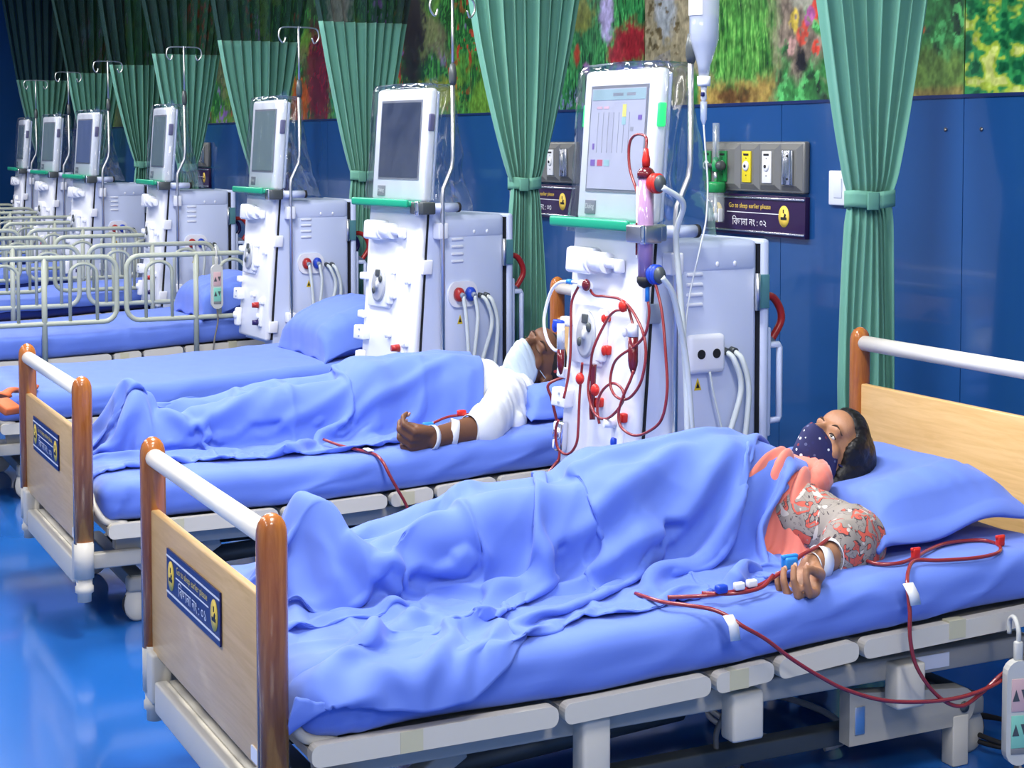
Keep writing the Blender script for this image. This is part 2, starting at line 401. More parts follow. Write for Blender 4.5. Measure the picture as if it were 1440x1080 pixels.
def bed_sign(root, number):
    """number plate on the outer face of the footboard: seen from the foot, left is -x"""
    yb = -.0145; cx, cz, w, h = -.06, .542, .445, .118
    s = MB().box((cx, yb, cz), (w, .004, h)).build('sign_plate', M_navy, root, 'navy sign plate with yellow emblems')
    F = lambda ox, oz: (lambda x, y: (ox + x, yb - .0032, oz + y))
    l = MB()
    for zz in (.043, -.043): l.box((cx, yb - .0026, cz + zz), (w, .0012, .004))
    l.box((cx, yb - .0026, cz + .006), (w - .17, .0012, .0025)); l.build('stripe', M_wht, s)
    t = MB(); put_text(t, 'Go to sleep earlier please', .022, F(cx - .13, cz + .013), .26); t.build('lettering', M_gold, s)
    t = MB(); put_text(t, '\u09bf\u09ac\u099b\u09be\u09a8\u09be \u09a8\u0982 : ' + number, .034, F(cx - .115, cz - .032), .235); t.build('lettering', M_wht, s)
    for sx in (-1, 1):
        e = MB().lathe([(.0, 0), (.027, 0), (.027, -.0012), (0, -.0014)], axis='y', n=24)
        e.v = [(p[0] + cx + sx * .182, p[1] + yb - .002, cz + p[2] * 1.3) for p in e.v]
        e.build('emblem', M_gold, s)
        b = MB().box((cx + sx * .182, yb - .0038, cz - .009), (.028, .0012, .008)); b.box((cx + sx * .182 + .006, yb - .0038, cz), (.008, .0012, .012), rot=(0, .5, 0))
        b.box((cx + sx * .182, yb - .0038, cz + .014), (.005, .0012, .012)); b.build('emblem_mark', M_blk, s)

def make_bed():
    t = thing('hospital_bed', '', 'bed')
    # --- foot end and head end
    for y, ztop, pt, rz in ((0, .836, .657, .785), (BL, 1.003, .832, .955)):
        for s in (1, -1):
            m = MB(); post(m, s * HW, y, .31, ztop); m.build('post', M_post, t)
        pan = MB().box((0, y, (.30 + pt) / 2), (2 * HW - .02, .022, pt - .30), .004).build('end_board', M_board, t)
        MB().cyl((-HW + .01, y, rz), (HW - .01, y, rz), .023, 18).build('grab_rail', M_railwhite, t)
        d = -1 if y == 0 else 1
        c = MB().box((0, y + d * .004, .205), (.80, .034, .078), .006).build('cross_bar', M_beige, t)
        MB().box((0, y - d * .03, .232), (.8, .03, .02), .004).build('bar_lip', M_beige2, c)
        for s in (1, -1):
            b = MB().box((s * (HW - .028), y, .245), (.085, .05, .125), .008); b.cyl((s * HW, y, .2), (s * HW, y, .315), .031, 16); b.build('corner_bracket', M_beige, t)
            p = MB().lathe([(.0, .125), (.022, .125), (.022, .15), (.029, .155), (.029, .172), (.025, .176), (.025, .22), (0, .22)], (s * HW, y, 0), n=16); p.build('peg_foot', M_beige, t)
            MB().box((s * (HW - .03), y - d * .1, .243), (.035, .17, .05), .005).build('corner_arm', M_beige2, t)
    MB().box((.395, -.0125, .325), (.045, .004, .03)).build('sticker', M_wht, t)
    # --- deck with its side panels
    segs = [(.075, .63, M_beige), (.645, 1.015, M_beige), (1.03, 1.185, M_beige), (1.2, 1.425, M_beige), (1.44, 2.11, M_beige)]
    for s in (1, -1):
        for a, b, mm in segs:
            za, zb = FR(a), FR(b); h = .046; r = .018; poly = []
            for (cy, cz, t0) in ((a + r, za - r, 90), (a + r, za - h + r, 180), (b - r, zb - h + r, 270), (b - r, zb - r, 0)):
                for k in range(5):
                    th = math.radians(t0 + k * 22.5); poly.append((cy + r * math.cos(th), cz + r * math.sin(th)))
            MB().prism(poly, s * (HW - .012), s * (HW + .016)).build('side_panel', mm, t)
        for yy in (.29, 1.09, 1.72): MB().box((s * (HW + .004), yy, FR(yy) - .023), (.027, .05, .045)).build('panel_insert', M_yel, t)
    for a, b, mm in segs:
        MB().prism([(a, FR(a) - .012), (b, FR(b) - .012), (b, FR(b) - .03), (a, FR(a) - .03)], -HW + .012, HW - .012).build('deck_section', M_beige2, t)
    for s in (1, -1):
        g = MB(); g.tube(catmull([(s * .45, .14, .35), (s * .45, .075, .365), (s * .43, .045, .41), (s * .36, .04, .455), (s * .25, .04, .46)], 6), .012, 8); g.build('mattress_stop', M_beige, t)
        MB().box((s * .40, 1.06, .288), (.05, 1.9, .055), .006).build('long_beam', M_beige2, t)
        for yy, z0 in ((.735, .13), (1.13, .195), (1.6, .2)): MB().box((s * .445, yy, (z0 + .31) / 2), (.055, .085 if yy > 1 else .07, .31 - z0), .008).build('rail_bracket', M_beige, t)
        MB().box((s * .30, 1.05, .10), (.05, 1.75, .045), .005).build('base_rail', M_darkgrey, t)
        # head-side lifting arm with round end, foot-side slanted arm
        poly = [(1.47, .235), (1.80, .20)] + [(1.815 + .045 * math.cos(math.radians(a)), .152 + .048 * math.sin(math.radians(a))) for a in range(80, -91, -17)] + [(1.47, .104)]
        a_ = MB().prism(poly, s * .36, s * .40).build('lifting_arm', M_beige2, t)
        MB().lathe([(0, 0), (.014, 0), (.014, .004), (0, .004)], (s * .40 + (0 if s > 0 else -.004), 1.825, .15), axis='x', n=12).build('pivot_pin', M_darkgrey, a_)
        MB().box((s * .401, 1.50, .165), (.004, .03, .07), .002).build('pivot_plate', M_steel, a_)
        MB().box((s * .38, 1.815, .065), (.045, .05, .13), .004).build('arm_leg', M_beige, t)
        MB().box((s * .33, .34, .17), (.05, .3, .05), .006, rot=(.55, 0, 0)).build('lifting_arm', M_beige2, t)
        for yy in (.2, 1.9):
            c = MB().lathe([(0, -.014), (.04, -.014), (.046, -.008), (.046, .008), (.04, .014), (0, .014)], (s * .33, yy, .05), axis='x', n=20)
            c.v = [(p[0], p[1], .058 + (p[2] - .05) * 1.25) for p in c.v]
            c = c.build('caster', M_beige, t); MB().lathe([(.047, -.009), (.050, -.006), (.050, .006), (.047, .009)], (s * .33, yy, .058), axis='x', n=20).build('tyre', M_rub, c)
            MB().box((s * .33, yy, .125), (.05, .07, .05), .01).build('caster_fork', M_beige2, t)
    for yy in (.25, .95, 1.85): MB().box((0, yy, .285), (.80, .05, .05), .005).build('cross_beam', M_beige2, t)
    MB().box((.0, 1.2, .19), (.2, .34, .12), .02).build('motor_box', M_beige2, t)
    MB().cyl((.22, .45, .16), (.22, 1.1, .2), .03, 14).build('actuator', M_darkgrey, t)
    for yy in (.2, 1.9): MB().box((0, yy, .13), (.68, .05, .05), .005).build('base_beam', M_darkgrey, t)
    MB().box((.428, 1.66, .29), (.003, .18, .035)).build('rating_label', M_wht, t)
    return t

def make_side_rails(t):
    for s in (1, -1):
        for c in (.645, 1.5):
            x = s * (HW + .035); r_ = []
            hw, z0, z1, rr = .40, .56, .925, .075
            for (cy, cz, t0) in ((c + hw - rr, z1 - rr, 0), (c - hw + rr, z1 - rr, 90), (c - hw + rr, z0 + rr, 180), (c + hw - rr, z0 + rr, 270)):
                for k in range(6):
                    th = math.radians(t0 + k * 18); r_.append((x, cy + rr * math.cos(th), cz + rr * math.sin(th)))
            rail = MB().tube(r_, .0145, 8, closed=True).build('side_rail', M_sage, t)
            MB().cyl((x, c, .33), (x, c, z1), .0155, 10).build('rail_post', M_sage, rail)
            for q in (-.215, .215):
                w = .075
                hoop = [(x, c + q - w, z0)] + [(x, c + q + w * math.cos(math.radians(a)), z1 - .035 - w * .8 + w * .8 * math.sin(math.radians(a))) for a in range(180, -1, -20)] + [(x, c + q + w, z0)]
                MB().tube(hoop, .010, 8).build('rail_hoop', M_sage, rail)

BEDS = [(-3.595, 1.0), (-5.705, 1.065), (-7.80, 1.07), (-9.90, 1.07), (-12.0, 1.07), (-14.1, 1.07), (-16.2, 1.07), (-18.3, 1.07)]
bed_labels = ['wooden-ended hospital bed nearest the camera, holding the patient with black hair and navy dotted mask',
              'wooden-ended hospital bed holding the patient in a white shirt and white mask',
              'empty hospital bed directly behind the bed of the man in white',
              'hospital bed with grey rails raised and a remote control hooked on its rail',
              'railed hospital bed just behind the one whose rail carries the remote control',
              'railed hospital bed third from the far end of the ward', 'railed hospital bed second from the far end of the ward', 'farthest railed hospital bed at the end of the ward']
proto = make_bed(); beds = []
for i, (bx, by) in enumerate(BEDS):
    b = proto if i == 0 else copy_tree(proto)
    b.location = (bx, by, 0); b['label'] = bed_labels[i]; b['group'] = 'beds in a row along the wall'; beds.append(b)
for i, num in enumerate(('\u09e6\u09e7', '\u09e6\u09e8', '\u09e6\u09e9')): bed_sign(beds[i], num)
for i in range(3, 8): make_side_rails(beds[i])

# ------------------------------------------------------------------ mattresses, pillows
def cloth_mat(name, c, bump=.12):
    return mat(name, c, .72, var=.05, vscale=5, bump=bump, bscale=900, spec=.25, sheen=.15)
M_sheet = cloth_mat('blue_bed_linen', lin(98, 126, 212)); M_navycloth = mat('navy_vinyl', lin(28, 44, 120), .45, var=.1, vscale=5)
def rounded_block(sx, sy, sz, r, n, disp=None, deck=None):
    """fine rounded box, base at z = 0; disp(p, nrm) -> offset along the normal"""
    mb = MB(); H = np.array([sx / 2, sy / 2, sz / 2]); inn = H - r
    def coords(half):
        a = half - r
        m = max(2, int(2 * half / n)); core = np.linspace(-a, a, m)
        e = np.linspace(0, 1, 5)[1:]; return np.concatenate([-(a + r * e[::-1]), core, a + r * e])
    cs = [coords(h) for h in H]
    for ax in range(3):
        for sg in (-1, 1):
            u, v = [k for k in range(3) if k != ax]
            U, V = np.meshgrid(cs[u], cs[v], indexing='ij'); P = np.zeros(U.shape + (3,)); P[..., u] = U; P[..., v] = V; P[..., ax] = sg * H[ax]
            Q = np.clip(P, -inn, inn); D = P - Q; D /= np.maximum(np.linalg.norm(D, axis=-1, keepdims=True), 1e-9)
            P = Q + D * r
            if disp is not None: P = P + D * disp(P, D)[..., None]
            mb.grid(P)
    bm = bmesh.new(); me = mb.mesh('tmp', fix=False); bm.from_mesh(me); bpy.data.meshes.remove(me)
    bmesh.ops.remove_doubles(bm, verts=bm.verts[:], dist=.0008); bmesh.ops.recalc_face_normals(bm, faces=bm.faces[:])
    out = MB(); bm.verts.index_update(); out.add([v.co for v in bm.verts], [[v.index for v in f.verts] for f in bm.faces], True); bm.free()
    out.v = [(p[0], p[1], p[2] + sz / 2) for p in out.v]
    return out
def crease(a, b, ang, f, seed, sharp=3):
    """ridged folds running along direction ang"""
    c, s = math.cos(ang), math.sin(ang); u = a * c + b * s; w = -a * s + b * c
    n = fbm(u * f * .22 + 3, w * f, seed, 3); return np.power(1 - np.abs(2 * n - 1), sharp)
def mattress(i, label, m=None, seed=0, amp=.010, fine=.03, thick=.125):
    bx, by = BEDS[i]
    def disp(P, D):
        x, y, z = P[..., 0], P[..., 1], P[..., 2]; side = np.abs(D[..., 0]); top = np.clip(D[..., 2], 0, 1); foot = np.clip(-D[..., 1], 0, 1)
        env = sstep(-.7, -1.05, y)                                                     # gathered cloth near the foot corners
        d = side * (amp * 1.1 * crease(y, z, .25, 7, seed + 1) - amp * .4) + side * env * .024 * (crease(y, z, 1.15, 11, seed + 2, 2) - .4)
        d = d + top * (amp * .55 * crease(x, y, .5, 5, seed + 3, 4) + .003 * (fbm(x * 4, y * 4, seed + 4) - .5) + amp * .3 * crease(x, y, 1.4, 6, seed + 8, 4)) + foot * .014 * (crease(x, z, 1.3, 11, seed + 5, 2) - .4)
        return d
    mb = rounded_block(.955, 2.055, thick, .05, fine, disp)
    vs = []
    for p in mb.v:
        y = p[1] + 1.03 + .055; k = 1 - p[2] / thick
        vs.append((p[0], y, p[2] + FR(y) + .001))
    mb.v = vs
    o = mb.build('mattress', m or M_sheet); o.location = (bx, by, 0); tag(o, label, 'mattress', 'mattresses on the beds'); return o
MZ = .485
mattress(0, 'blue sheeted mattress under the patient with black hair, nearest the camera', seed=1, fine=.016, amp=.016)
mattress(1, 'blue sheeted mattress under the patient in the white shirt', seed=20, fine=.018, amp=.015)
mattress(2, 'flat bare blue mattress behind the patient in the white shirt', seed=40)
mattress(3, 'blue sheeted mattress behind the rail with the hanging remote control', seed=60, fine=.035)
far = ['dark navy mattress topped with blue sheet, beyond the rail with the remote control', 'dark navy mattress on the railed bed third from the far end', 'dark navy mattress on the railed bed second from the far end', 'dark navy mattress on the farthest railed bed']
for k in range(4): mattress(4 + k, far[k], M_navycloth, 80 + k, .004, .06, .125)
def flat_sheet(i, label):
    bx, by = BEDS[i]; U, V = np.meshgrid(np.linspace(-.50, .50, 30), np.linspace(.12, 2.05, 50), indexing='ij')
    e = np.abs(U) / .5; Z = MZ + .008 + .01 * crease(U, V, .4, 5, i * 3, 3) - .075 * sstep(.92, 1.0, e); Z = Z + np.vectorize(FR)(V) - .36
    X = np.sign(U) * np.minimum(np.abs(U), .492)
    m = MB().grid(np.stack([X, V, Z], -1)); o = m.build('bed_sheet', M_sheet); md = o.modifiers.new('thick', 'SOLIDIFY'); md.thickness = .004; md.offset = 1
    o.location = (bx, by, 0); tag(o, label, 'bed sheet', 'sheets on the far beds')
flat_sheet(4, 'loose blue sheet over the navy mattress beyond the remote-control bed')
flat_sheet(5, 'loose blue sheet on the railed bed third from the far end'); flat_sheet(6, 'loose blue sheet on the railed bed second from the far end'); flat_sheet(7, 'loose blue sheet on the farthest railed bed')

def pillow(label, loc, hx, hy, T, rz=0, tilt=0, dent=None, flange=.05, seed=0, droop=.05, m=None):
    N = 44; u = np.linspace(-1, 1, N); U, V = np.meshgrid(u, u, indexing='ij')
    fu, fv = 1 - flange / hx, 1 - flange / hy
    def body(U, V):
        a = np.clip(np.abs(U) / fu, 0, 1); b = np.clip(np.abs(V) / fv, 0, 1)
        return ((1 - a ** 2.8) * (1 - b ** 2.8)) ** .38
    pin = 1 - .07 * (1 - np.abs(V) ** 2) * np.abs(U) ** 3; pin2 = 1 - .10 * (1 - np.abs(U) ** 2) * np.abs(V) ** 3
    X = U * hx * pin; Y = V * hy * pin2; B = body(U, V)
    wr = .010 * crease(X, Y, .9, 8, seed, 3) * (1 - B * .5) + .012 * (np.abs(U) > fu * .6) * crease(X, Y, 0.1, 14, seed + 4, 2) * (B > .02)
    out = MB(); edge = np.maximum(np.abs(U) / fu, np.abs(V) / fv)
    low = -droop * sstep(1.0, 1.0 / min(fu, fv), edge) + .012 * np.sin(X * 26 + Y * 19 + seed) * sstep(.9, 1.2, edge)
    for sg in (1, -1):
        Z = T * B * (1 if sg > 0 else .7) * sg + wr * (sg > 0) + low + .0025 * sg
        if dent is not None and sg > 0: Z = Z - dent[2] * np.exp(-(((X - dent[0]) / .16) ** 2 + ((Y - dent[1]) / .14) ** 2))
        out.grid(np.stack([X, Y, Z], -1))
    bm = bmesh.new(); me = out.mesh('t', fix=False); bm.from_mesh(me); bpy.data.meshes.remove(me)
    be = [e for e in bm.edges if e.is_boundary]
    h = len(bm.verts) // 2; bm.verts.ensure_lookup_table(); per = [i * N for i in range(N)] + [(N - 1) * N + j for j in range(1, N)] + [i * N + N - 1 for i in range(N - 2, -1, -1)] + [j for j in range(N - 2, 0, -1)]
    for k in range(len(per)):
        a, b = per[k], per[(k + 1) % len(per)]; bm.faces.new((bm.verts[a], bm.verts[b], bm.verts[h + b], bm.verts[h + a]))
    for f in bm.faces: f.smooth = True
    bmesh.ops.recalc_face_normals(bm, faces=bm.faces[:])
    me = bpy.data.meshes.new('pillow'); bm.to_mesh(me); bm.free(); me.materials.append(m or M_sheet)
    o = bpy.data.objects.new('pillow', me); COL.objects.link(o); o.location = loc; o.rotation_euler = (tilt, 0, rz)
    tag(o, label, 'pillow', 'blue pillows on the beds'); return o
pillow('blue pillow with wide flange under the head of the patient with black hair', (-3.62, 2.85, .615), .385, .27, .105, dent=(.0, -.06, .05), flange=.06, seed=3, tilt=.10, droop=.045)
pillow('blue pillow under the head of the patient in the white shirt', (-5.72, 2.95, .585), .36, .25, .09, dent=(0, -.05, .04), flange=.035, seed=5, droop=.03)
pillow('blue pillow on the empty bed, leaning up beside the white machine with dark screen', (-7.72, 2.86, .645), .36, .26, .135, flange=.03, seed=8, tilt=.30, droop=.05)
pillow('blue pillow behind the rail with the hanging remote control', (-9.8, 2.85, .64), .36, .25, .13, flange=.03, seed=11, tilt=.25)
# ------------------------------------------------------------------ dialysis machines
M_mw = mat('machine_white', lin(240, 242, 250), .35, coat=.15); M_ml = mat('machine_lilac', lin(206, 216, 242), .42, coat=.1)
M_mg = mat('machine_grey', lin(150, 160, 178), .5); M_dk = mat('dark_gap', (.012, .013, .016), .6)
M_green = mat('green_tray', lin(30, 160, 122), .35); M_chr = mat('chrome', (.82, .82, .85), .14, 1); M_silver = mat('silver_block', (.55, .55, .57), .32, 1)
M_scr_off = mat('dark_screen', lin(54, 62, 84), .12, coat=.6); M_scr_pale = mat('unlit_pale_screen', lin(140, 158, 158), .15, coat=.5)
M_scr_blue = mat('unlit_blue_screen', lin(116, 130, 168), .15, coat=.5)
M_scr_on = mat('lit_screen', lin(176, 178, 196), .2, emit=.32, emit_col=lin(190, 190, 214)); M_bez = mat('screen_bezel', lin(130, 132, 142), .4)
M_red = mat('red_plastic', lin(206, 44, 34), .35); M_bluep = mat('blue_plastic', lin(34, 72, 190), .35); M_cyan = mat('light_blue_plastic', lin(50, 140, 220), .35)
M_clear = mat('pale_tube', lin(214, 222, 224), .25, coat=.3); M_hose = mat('milky_hose', lin(216, 224, 222), .3, coat=.2)
M_purp = mat('purple_hose', lin(48, 38, 96), .3); M_redhose = mat('red_rubber_hose', lin(176, 44, 40), .3)
M_ledg = mat('green_lamp', lin(40, 190, 110), .3, emit=1.2, emit_col=lin(50, 220, 110)); M_ledoff = mat('lamp_off', lin(120, 116, 150), .3)
M_teal = mat('teal_hinge', lin(88, 140, 146), .4); M_yelw = mat('hazard_yellow', lin(220, 190, 40), .5)
M_pumpg = mat('pump_grey', lin(188, 192, 198), .35, .2)
def film_mat():
    m = bpy.data.materials.new('clear_film'); m.use_nodes = True; nt = m.node_tree; nt.nodes.remove(nt.nodes['Principled BSDF']); out = nt.nodes['Material Output']
    t = nt.nodes.new('ShaderNodeBsdfTransparent'); t.inputs[0].default_value = (.95, .97, .98, 1); g = nt.nodes.new('ShaderNodeBsdfGlossy'); g.inputs['Roughness'].default_value = .07
    lw = nt.nodes.new('ShaderNodeLayerWeight'); lw.inputs[0].default_value = .35; mr = nt.nodes.new('ShaderNodeMapRange'); mr.inputs['To Min'].default_value = .07; mr.inputs['To Max'].default_value = .55
    mx = nt.nodes.new('ShaderNodeMixShader'); nt.links.new(lw.outputs['Facing'], mr.inputs[0]); nt.links.new(mr.outputs[0], mx.inputs[0]); nt.links.new(t.outputs[0], mx.inputs[1]); nt.links.new(g.outputs[0], mx.inputs[2]); nt.links.new(mx.outputs[0], out.inputs[0])
    return m
M_film = film_mat()
MK = .074                                    # backward lean of the front
def lean(mb): mb.v = [(p[0], p[1] + (p[2] - .5) * MK, p[2]) for p in mb.v]; return mb
def pocked(pts, r, n=10): return MB().tube(catmull(pts, 7), r, n)

def make_machine(screen=M_scr_off, active=False, seed=0, film=True, round_ports=True):
    t = thing('dialysis_machine', '', 'dialysis machine'); xc = -.02; hw = .215
    # base on casters
    b = MB().box((xc, .29, .25), (.34, .40, .36), .03); b.box((xc, .27, .09), (.42, .50, .05), .02); b.build('base', M_mg, t)
    for sx in (-1, 1):
        for y in (.06, .48): MB().lathe([(0, -.012), (.034, -.012), (.034, .012), (0, .012)], (xc + sx * .17, y, .036), axis='x', n=14).build('caster', M_rub, t)
    # rear body with lid and back slab
    body = MB().box((xc + .0, .325, .77), (.42, .345, .96), .02); body = body.build('body', M_ml, t)
    MB().box((xc, .330, 1.195), (.428, .33, .105), .022).build('body_lid', M_ml, body)
    for yy in (.33, .40): MB().ball((xc + .215, yy, 1.175), (.004, .007, .009), 8, 6).build('lid_screw', M_mw, body)
    MB().box((xc, .506, .77), (.41, .02, .93)).build('seam_gap', M_dk, t)
    MB().box((xc, .527, .765), (.43, .034, .97), .012).build('back_slab', M_ml, t)
    h = MB().box((xc + .216, .512, 1.08), (.012, .05, .11), .002).build('hinge', M_teal, t); MB().cyl((xc + .222, .488, 1.02), (xc + .222, .488, 1.14), .009, 10).build('hinge_pin', M_steel, h)
    if True:
        hd = [(xc + .19, .545, .9), (xc + .19, .60, .9), (xc + .19, .605, .89), (xc + .19, .605, .66), (xc + .19, .60, .65), (xc + .19, .545, .65)]
        MB().tube(hd, .011, 8).build('handle', M_ml, t); MB().box((xc + .19, .55, .78), (.03, .02, .36), .006).build('handle_plate', M_ml, t)
        MB().cyl((xc + .15, .545, .93), (xc + .15, .60, .90), .02, 12).build('rear_socket', M_mg, t)
    # front column and door
    col = lean(MB().box((xc, .098, .885), (.424, .10, .79), .012)); col.v = [(p[0], min(p[1], .165) if p[1] < .3 else p[1], p[2]) for p in col.v]
    col = MB().prism([(.045, .47), (.165, .45), (.165, 1.29), (.045 + .79 * MK, 1.29)], xc - .21, xc + .21).build('column', M_ml, t)
    lean(MB().box((xc, .043, .885), (.418, .012, .78))).build('door_gap', M_dk, t)
    door = lean(MB().box((xc, .019, .89), (.43, .036, .80), .014)).build('front_door', M_mw, t)
    for z in (1.03, .565):
        k = lean(MB().box((xc + .222, .04, z), (.016, .05, .062), .004)).build('door_latch', M_mg if active else M_mw, t)
    # monitor
    mon = lean(MB().box((xc, .03, 1.552), (.425, .05, .49), .016)).build('monitor', M_mw, t)
    lean(MB().box((xc, .062, 1.55), (.405, .02, .47), .01)).build('monitor_back', M_ml, t)
    bz = lean(MB().box((xc + .004, .0055, 1.575), (.330, .006, .345))).build('screen_bezel', M_bez, mon)
    sc = lean(MB().box((xc + .004, .0035, 1.575), (.312, .006, .325))).build('screen', screen, mon)
    for sx, mm in ((1, M_ledg if active else M_ledoff), (-1, M_ledg if active else M_ledoff)):
        lean(MB().box((xc + sx * .214, .026, 1.65), (.012, .03, .075), .005)).build('status_lamp', mm, mon)
    lp = lean(MB().box((xc - .125, .003, 1.352), (.06, .005, .045), .001)).build('maker_plate', M_bez, mon)
    lt = MB(); put_text(lt, 'Dialog', .022, lambda x, y: (xc - .15 + x, -.0003 + (1.34 + y - .5) * MK, 1.342 + y), .05); lt.build('lettering', M_wht, mon)
    tr = MB().box((xc - .030, .045, 1.300), (.46, .10, .022), .009); tr.box((xc - .030, -.003, 1.304), (.46, .016, .034), .007); tr.build('tray', M_green, t)
    lean(MB().box((xc, .02, 1.285), (.40, .03, .03), .004)).build('tray_bracket', M_mw, t)
    # heparin pump, blood pump, clips on the door
    hp = lean(MB().box((xc - .115, -.018, 1.18), (.14, .055, .085), .012)).build('heparin_pump', M_mw, t)
    q = MB().cyl((xc - .04, -.02 + .05, 1.18), (xc + .035, -.02 + .05, 1.178), .034, 16); q.cyl((xc + .03, .03, 1.178), (xc + .085, .03, 1.178), .017, 12); q.cyl((xc - .052, .03, 1.18), (xc - .04, .03, 1.18), .042, 16); q.build('syringe_holder', M_mw, hp)
    MB().box((xc + .1, .032, 1.172), (.03, .03, .045), .008).build('plunger_clip', M_mw, hp)
    pl = lean(MB().box((xc - .075, -.004, .94), (.18, .016, .20), .008)).build('pump_plate', M_mw, t)
    rot = MB(); rot.lathe([(0, 0), (.058, 0), (.058, -.016), (.05, -.02), (.012, -.02), (.012, -.03), (0, -.03)], axis='y', n=24)
    rot.v = [(xc - .070 + p[0] * .9, p[1] * .6 - .012 + (.94 + p[2] * 1.3 - .5) * MK, .94 + p[2] * 1.3) for p in rot.v]; rot = rot.build('pump_rotor', M_pumpg, t)
    for a in (.6, .6 + math.pi): MB().ball((xc - .070 + .033 * math.cos(a), -.025 + .44 * MK, .94 + .047 * math.sin(a)), (.012, .008, .016), 10, 7).build('roller', M_darkgrey, rot)
    lean(MB().box((xc - .070, -.026, .992), (.034, .006, .03), .003)).build('pump_window', M_darkgrey, rot)
    lean(MB().box((xc + .02, -.012, .945), (.032, .03, .17), .008)).build('pump_side_guide', M_mw, t)
    cl = [(xc + .03, 1.0), (xc + .045, .9), (xc + .02, .73), (xc + .16, .70), (xc + .13, .62), (xc + .155, .97)]
    for i, (x, z) in enumerate(cl):
        mm = (M_red if i < 4 else M_bluep if i == 4 else M_mw) if active else M_mw
        c = lean(MB().box((x, -.006, z), (.028, .02, .03 if i else .02), .006)); c.ball((x, -.02 + (z - .5) * MK, z), (.011, .008, .017), 8, 6); c.build('line_clip', mm, t)
    ad = MB(); lean(ad.box((xc - .19, -.015, .72), (.085, .04, .062), .006)).build('air_detector', M_mw, t)
    for zz in (.735, .705): lean(MB().box((xc - .18, -.037, zz), (.008, .004, .008))).build('detector_pin', M_mg, t)
    for z in (.80, .97, .62, .56): lean(MB().box((xc - .205, -.008, z), (.05, .028, .032), .006)).build('tube_guide', M_mw, t)
    cp = lean(MB().box((xc - .19, -.012, .59), (.045, .03, .10), .008)); cp.ball((xc - .19, -.03 + .09 * MK, .60), (.02, .012, .022)); cp.build('line_clamp', M_chr if active else M_mw, t)
    cn = lean(MB().box((xc + .13, -.004, .635), (.06, .02, .15), .01)).build('concentrate_ports', M_mw, t)
    for z, mm in ((.68, M_redhose if not active else M_mw), (.585, M_purp if not active else M_mw)): MB().cyl((xc + .125, -.002, z), (xc + .115, -.036, z), .017, 12, .014).build('port_cap', mm, cn)
    # clamp, pole
    ck = MB().box((xc + .235, .05, 1.285), (.10, .07, .052), .006).build('pole_clamp', M_silver if active else M_darkgrey, t)
    MB().box((xc + .25, .012, 1.285), (.03, .012, .058), .003).build('clamp_jaw', M_chr, ck)
    kn = MB().cyl((xc + .238, .10, 1.285), (xc + .238, .225, 1.285), .020, 16).build('clamp_knob', M_ml, t); MB().cyl((xc + .238, .222, 1.285), (xc + .238, .234, 1.285), .0215, 16).build('knob_cap', M_rub, kn)
    px = xc + .255
    ps = [(px, .138, .60), (px, .138, 1.33), (px, .142, 1.365), (px, .186, 1.455), (px, .192, 1.50), (px, .192, 1.86)]
    p = MB().tube(ps, .0095, 10).build('drip_pole', M_steel, t)
    MB().tube([(px, .192, 1.85), (px, .192, 2.19)], .0065, 8).build('pole_extension', M_steel, p)
    MB().lathe([(0, 1.81), (.012, 1.81), (.017, 1.83), (.017, 1.86), (.011, 1.90), (0, 1.90)], (px, .192, 0), n=12).build('pole_collar', M_darkgrey, p)
    for s in (1, -1):
        hk = catmull([(px, .192, 2.185), (px, .192 + s * .06, 2.185), (px, .192 + s * .105, 2.175), (px, .192 + s * .115, 2.13), (px, .192 + s * .09, 2.10), (px, .192 + s * .075, 2.13)], 5)
        MB().tube(hk, .0045, 6).build('pole_hook', M_steel, p)
    for z in (1.185, .615): MB().box((xc + .238, .14, z), (.05, .05, .07 if z > 1 else .055), .006).build('pole_bracket', M_mw, t)
    # side: vents, connector plate, ports, hoses, hazard triangle
    for k in range(4):
        v = MB().box((xc + .211, .243, 1.145 - k * .032), (.012, .062, .012), .004).build('vent_slat', M_mw, body)
    if round_ports:
        r = MB().prism([(.268 + .035 * s_ + .042 * math.cos(a), .905 + .056 * math.sin(a)) for s_, r0 in ((1, -90), (-1, 90)) for a in [math.radians(r0 + k * 18) for k in range(11)]], xc + .21, xc + .222).build('port_plate', M_mw, t)
        for yy, mm in ((.24, M_redhose), (.30, M_bluep)):
            c = MB().lathe([(0, 0), (.024, 0), (.024, .02), (.016, .032), (0, .032)], (0, 0, 0), axis='x', n=16); c.v = [(xc + .22 + q_[0], yy + q_[1], .905 + q_[2] * 1.3) for q_ in c.v]; c.build('port_coupling', mm, r)
            MB().cyl((xc + .25, yy, .905), (xc + .268, yy, .90), .012, 10).build('coupling_tip', M_mg, r)
            pocked([(xc + .262, yy, .90), (xc + .268, yy + .012, .80), (xc + .262, .28 + (yy - .27) * .4, .60), (xc + .25, .27 + (yy - .27) * .3, .42)], .0085, 8).build('hose', M_hose, t)
    else:
        MB().box((xc + .222, .278, .893), (.034, .145, .125), .0165, seg=3).build('port_plate', M_mw, t)
        for yy in (.251, .311): MB().cyl((xc + .236, yy, .893), (xc + .2405, yy, .893), .0155, 14).build('port_hole', M_dk, t)
        pocked([(xc + .235, .287, .835), (xc + .24, .30, .76), (xc + .24, .335, .64), (xc + .235, .36, .56)], .004, 6).build('thin_lead', M_hose, t)
    for yy, e in ((.361, .33), (.392, .40)):
        MB().cyl((xc + .208, yy, .896), (xc + .232, yy, .893), .012, 12).build('outlet_nozzle', M_darkgrey, t)
        pocked([(xc + .225, yy, .893), (xc + .248, yy + .015, .865), (xc + .25, yy + .04, .77), (xc + .246, e + .02, .6), (xc + .24, e, .42)], .0095, 8).build('hose', M_hose, t)
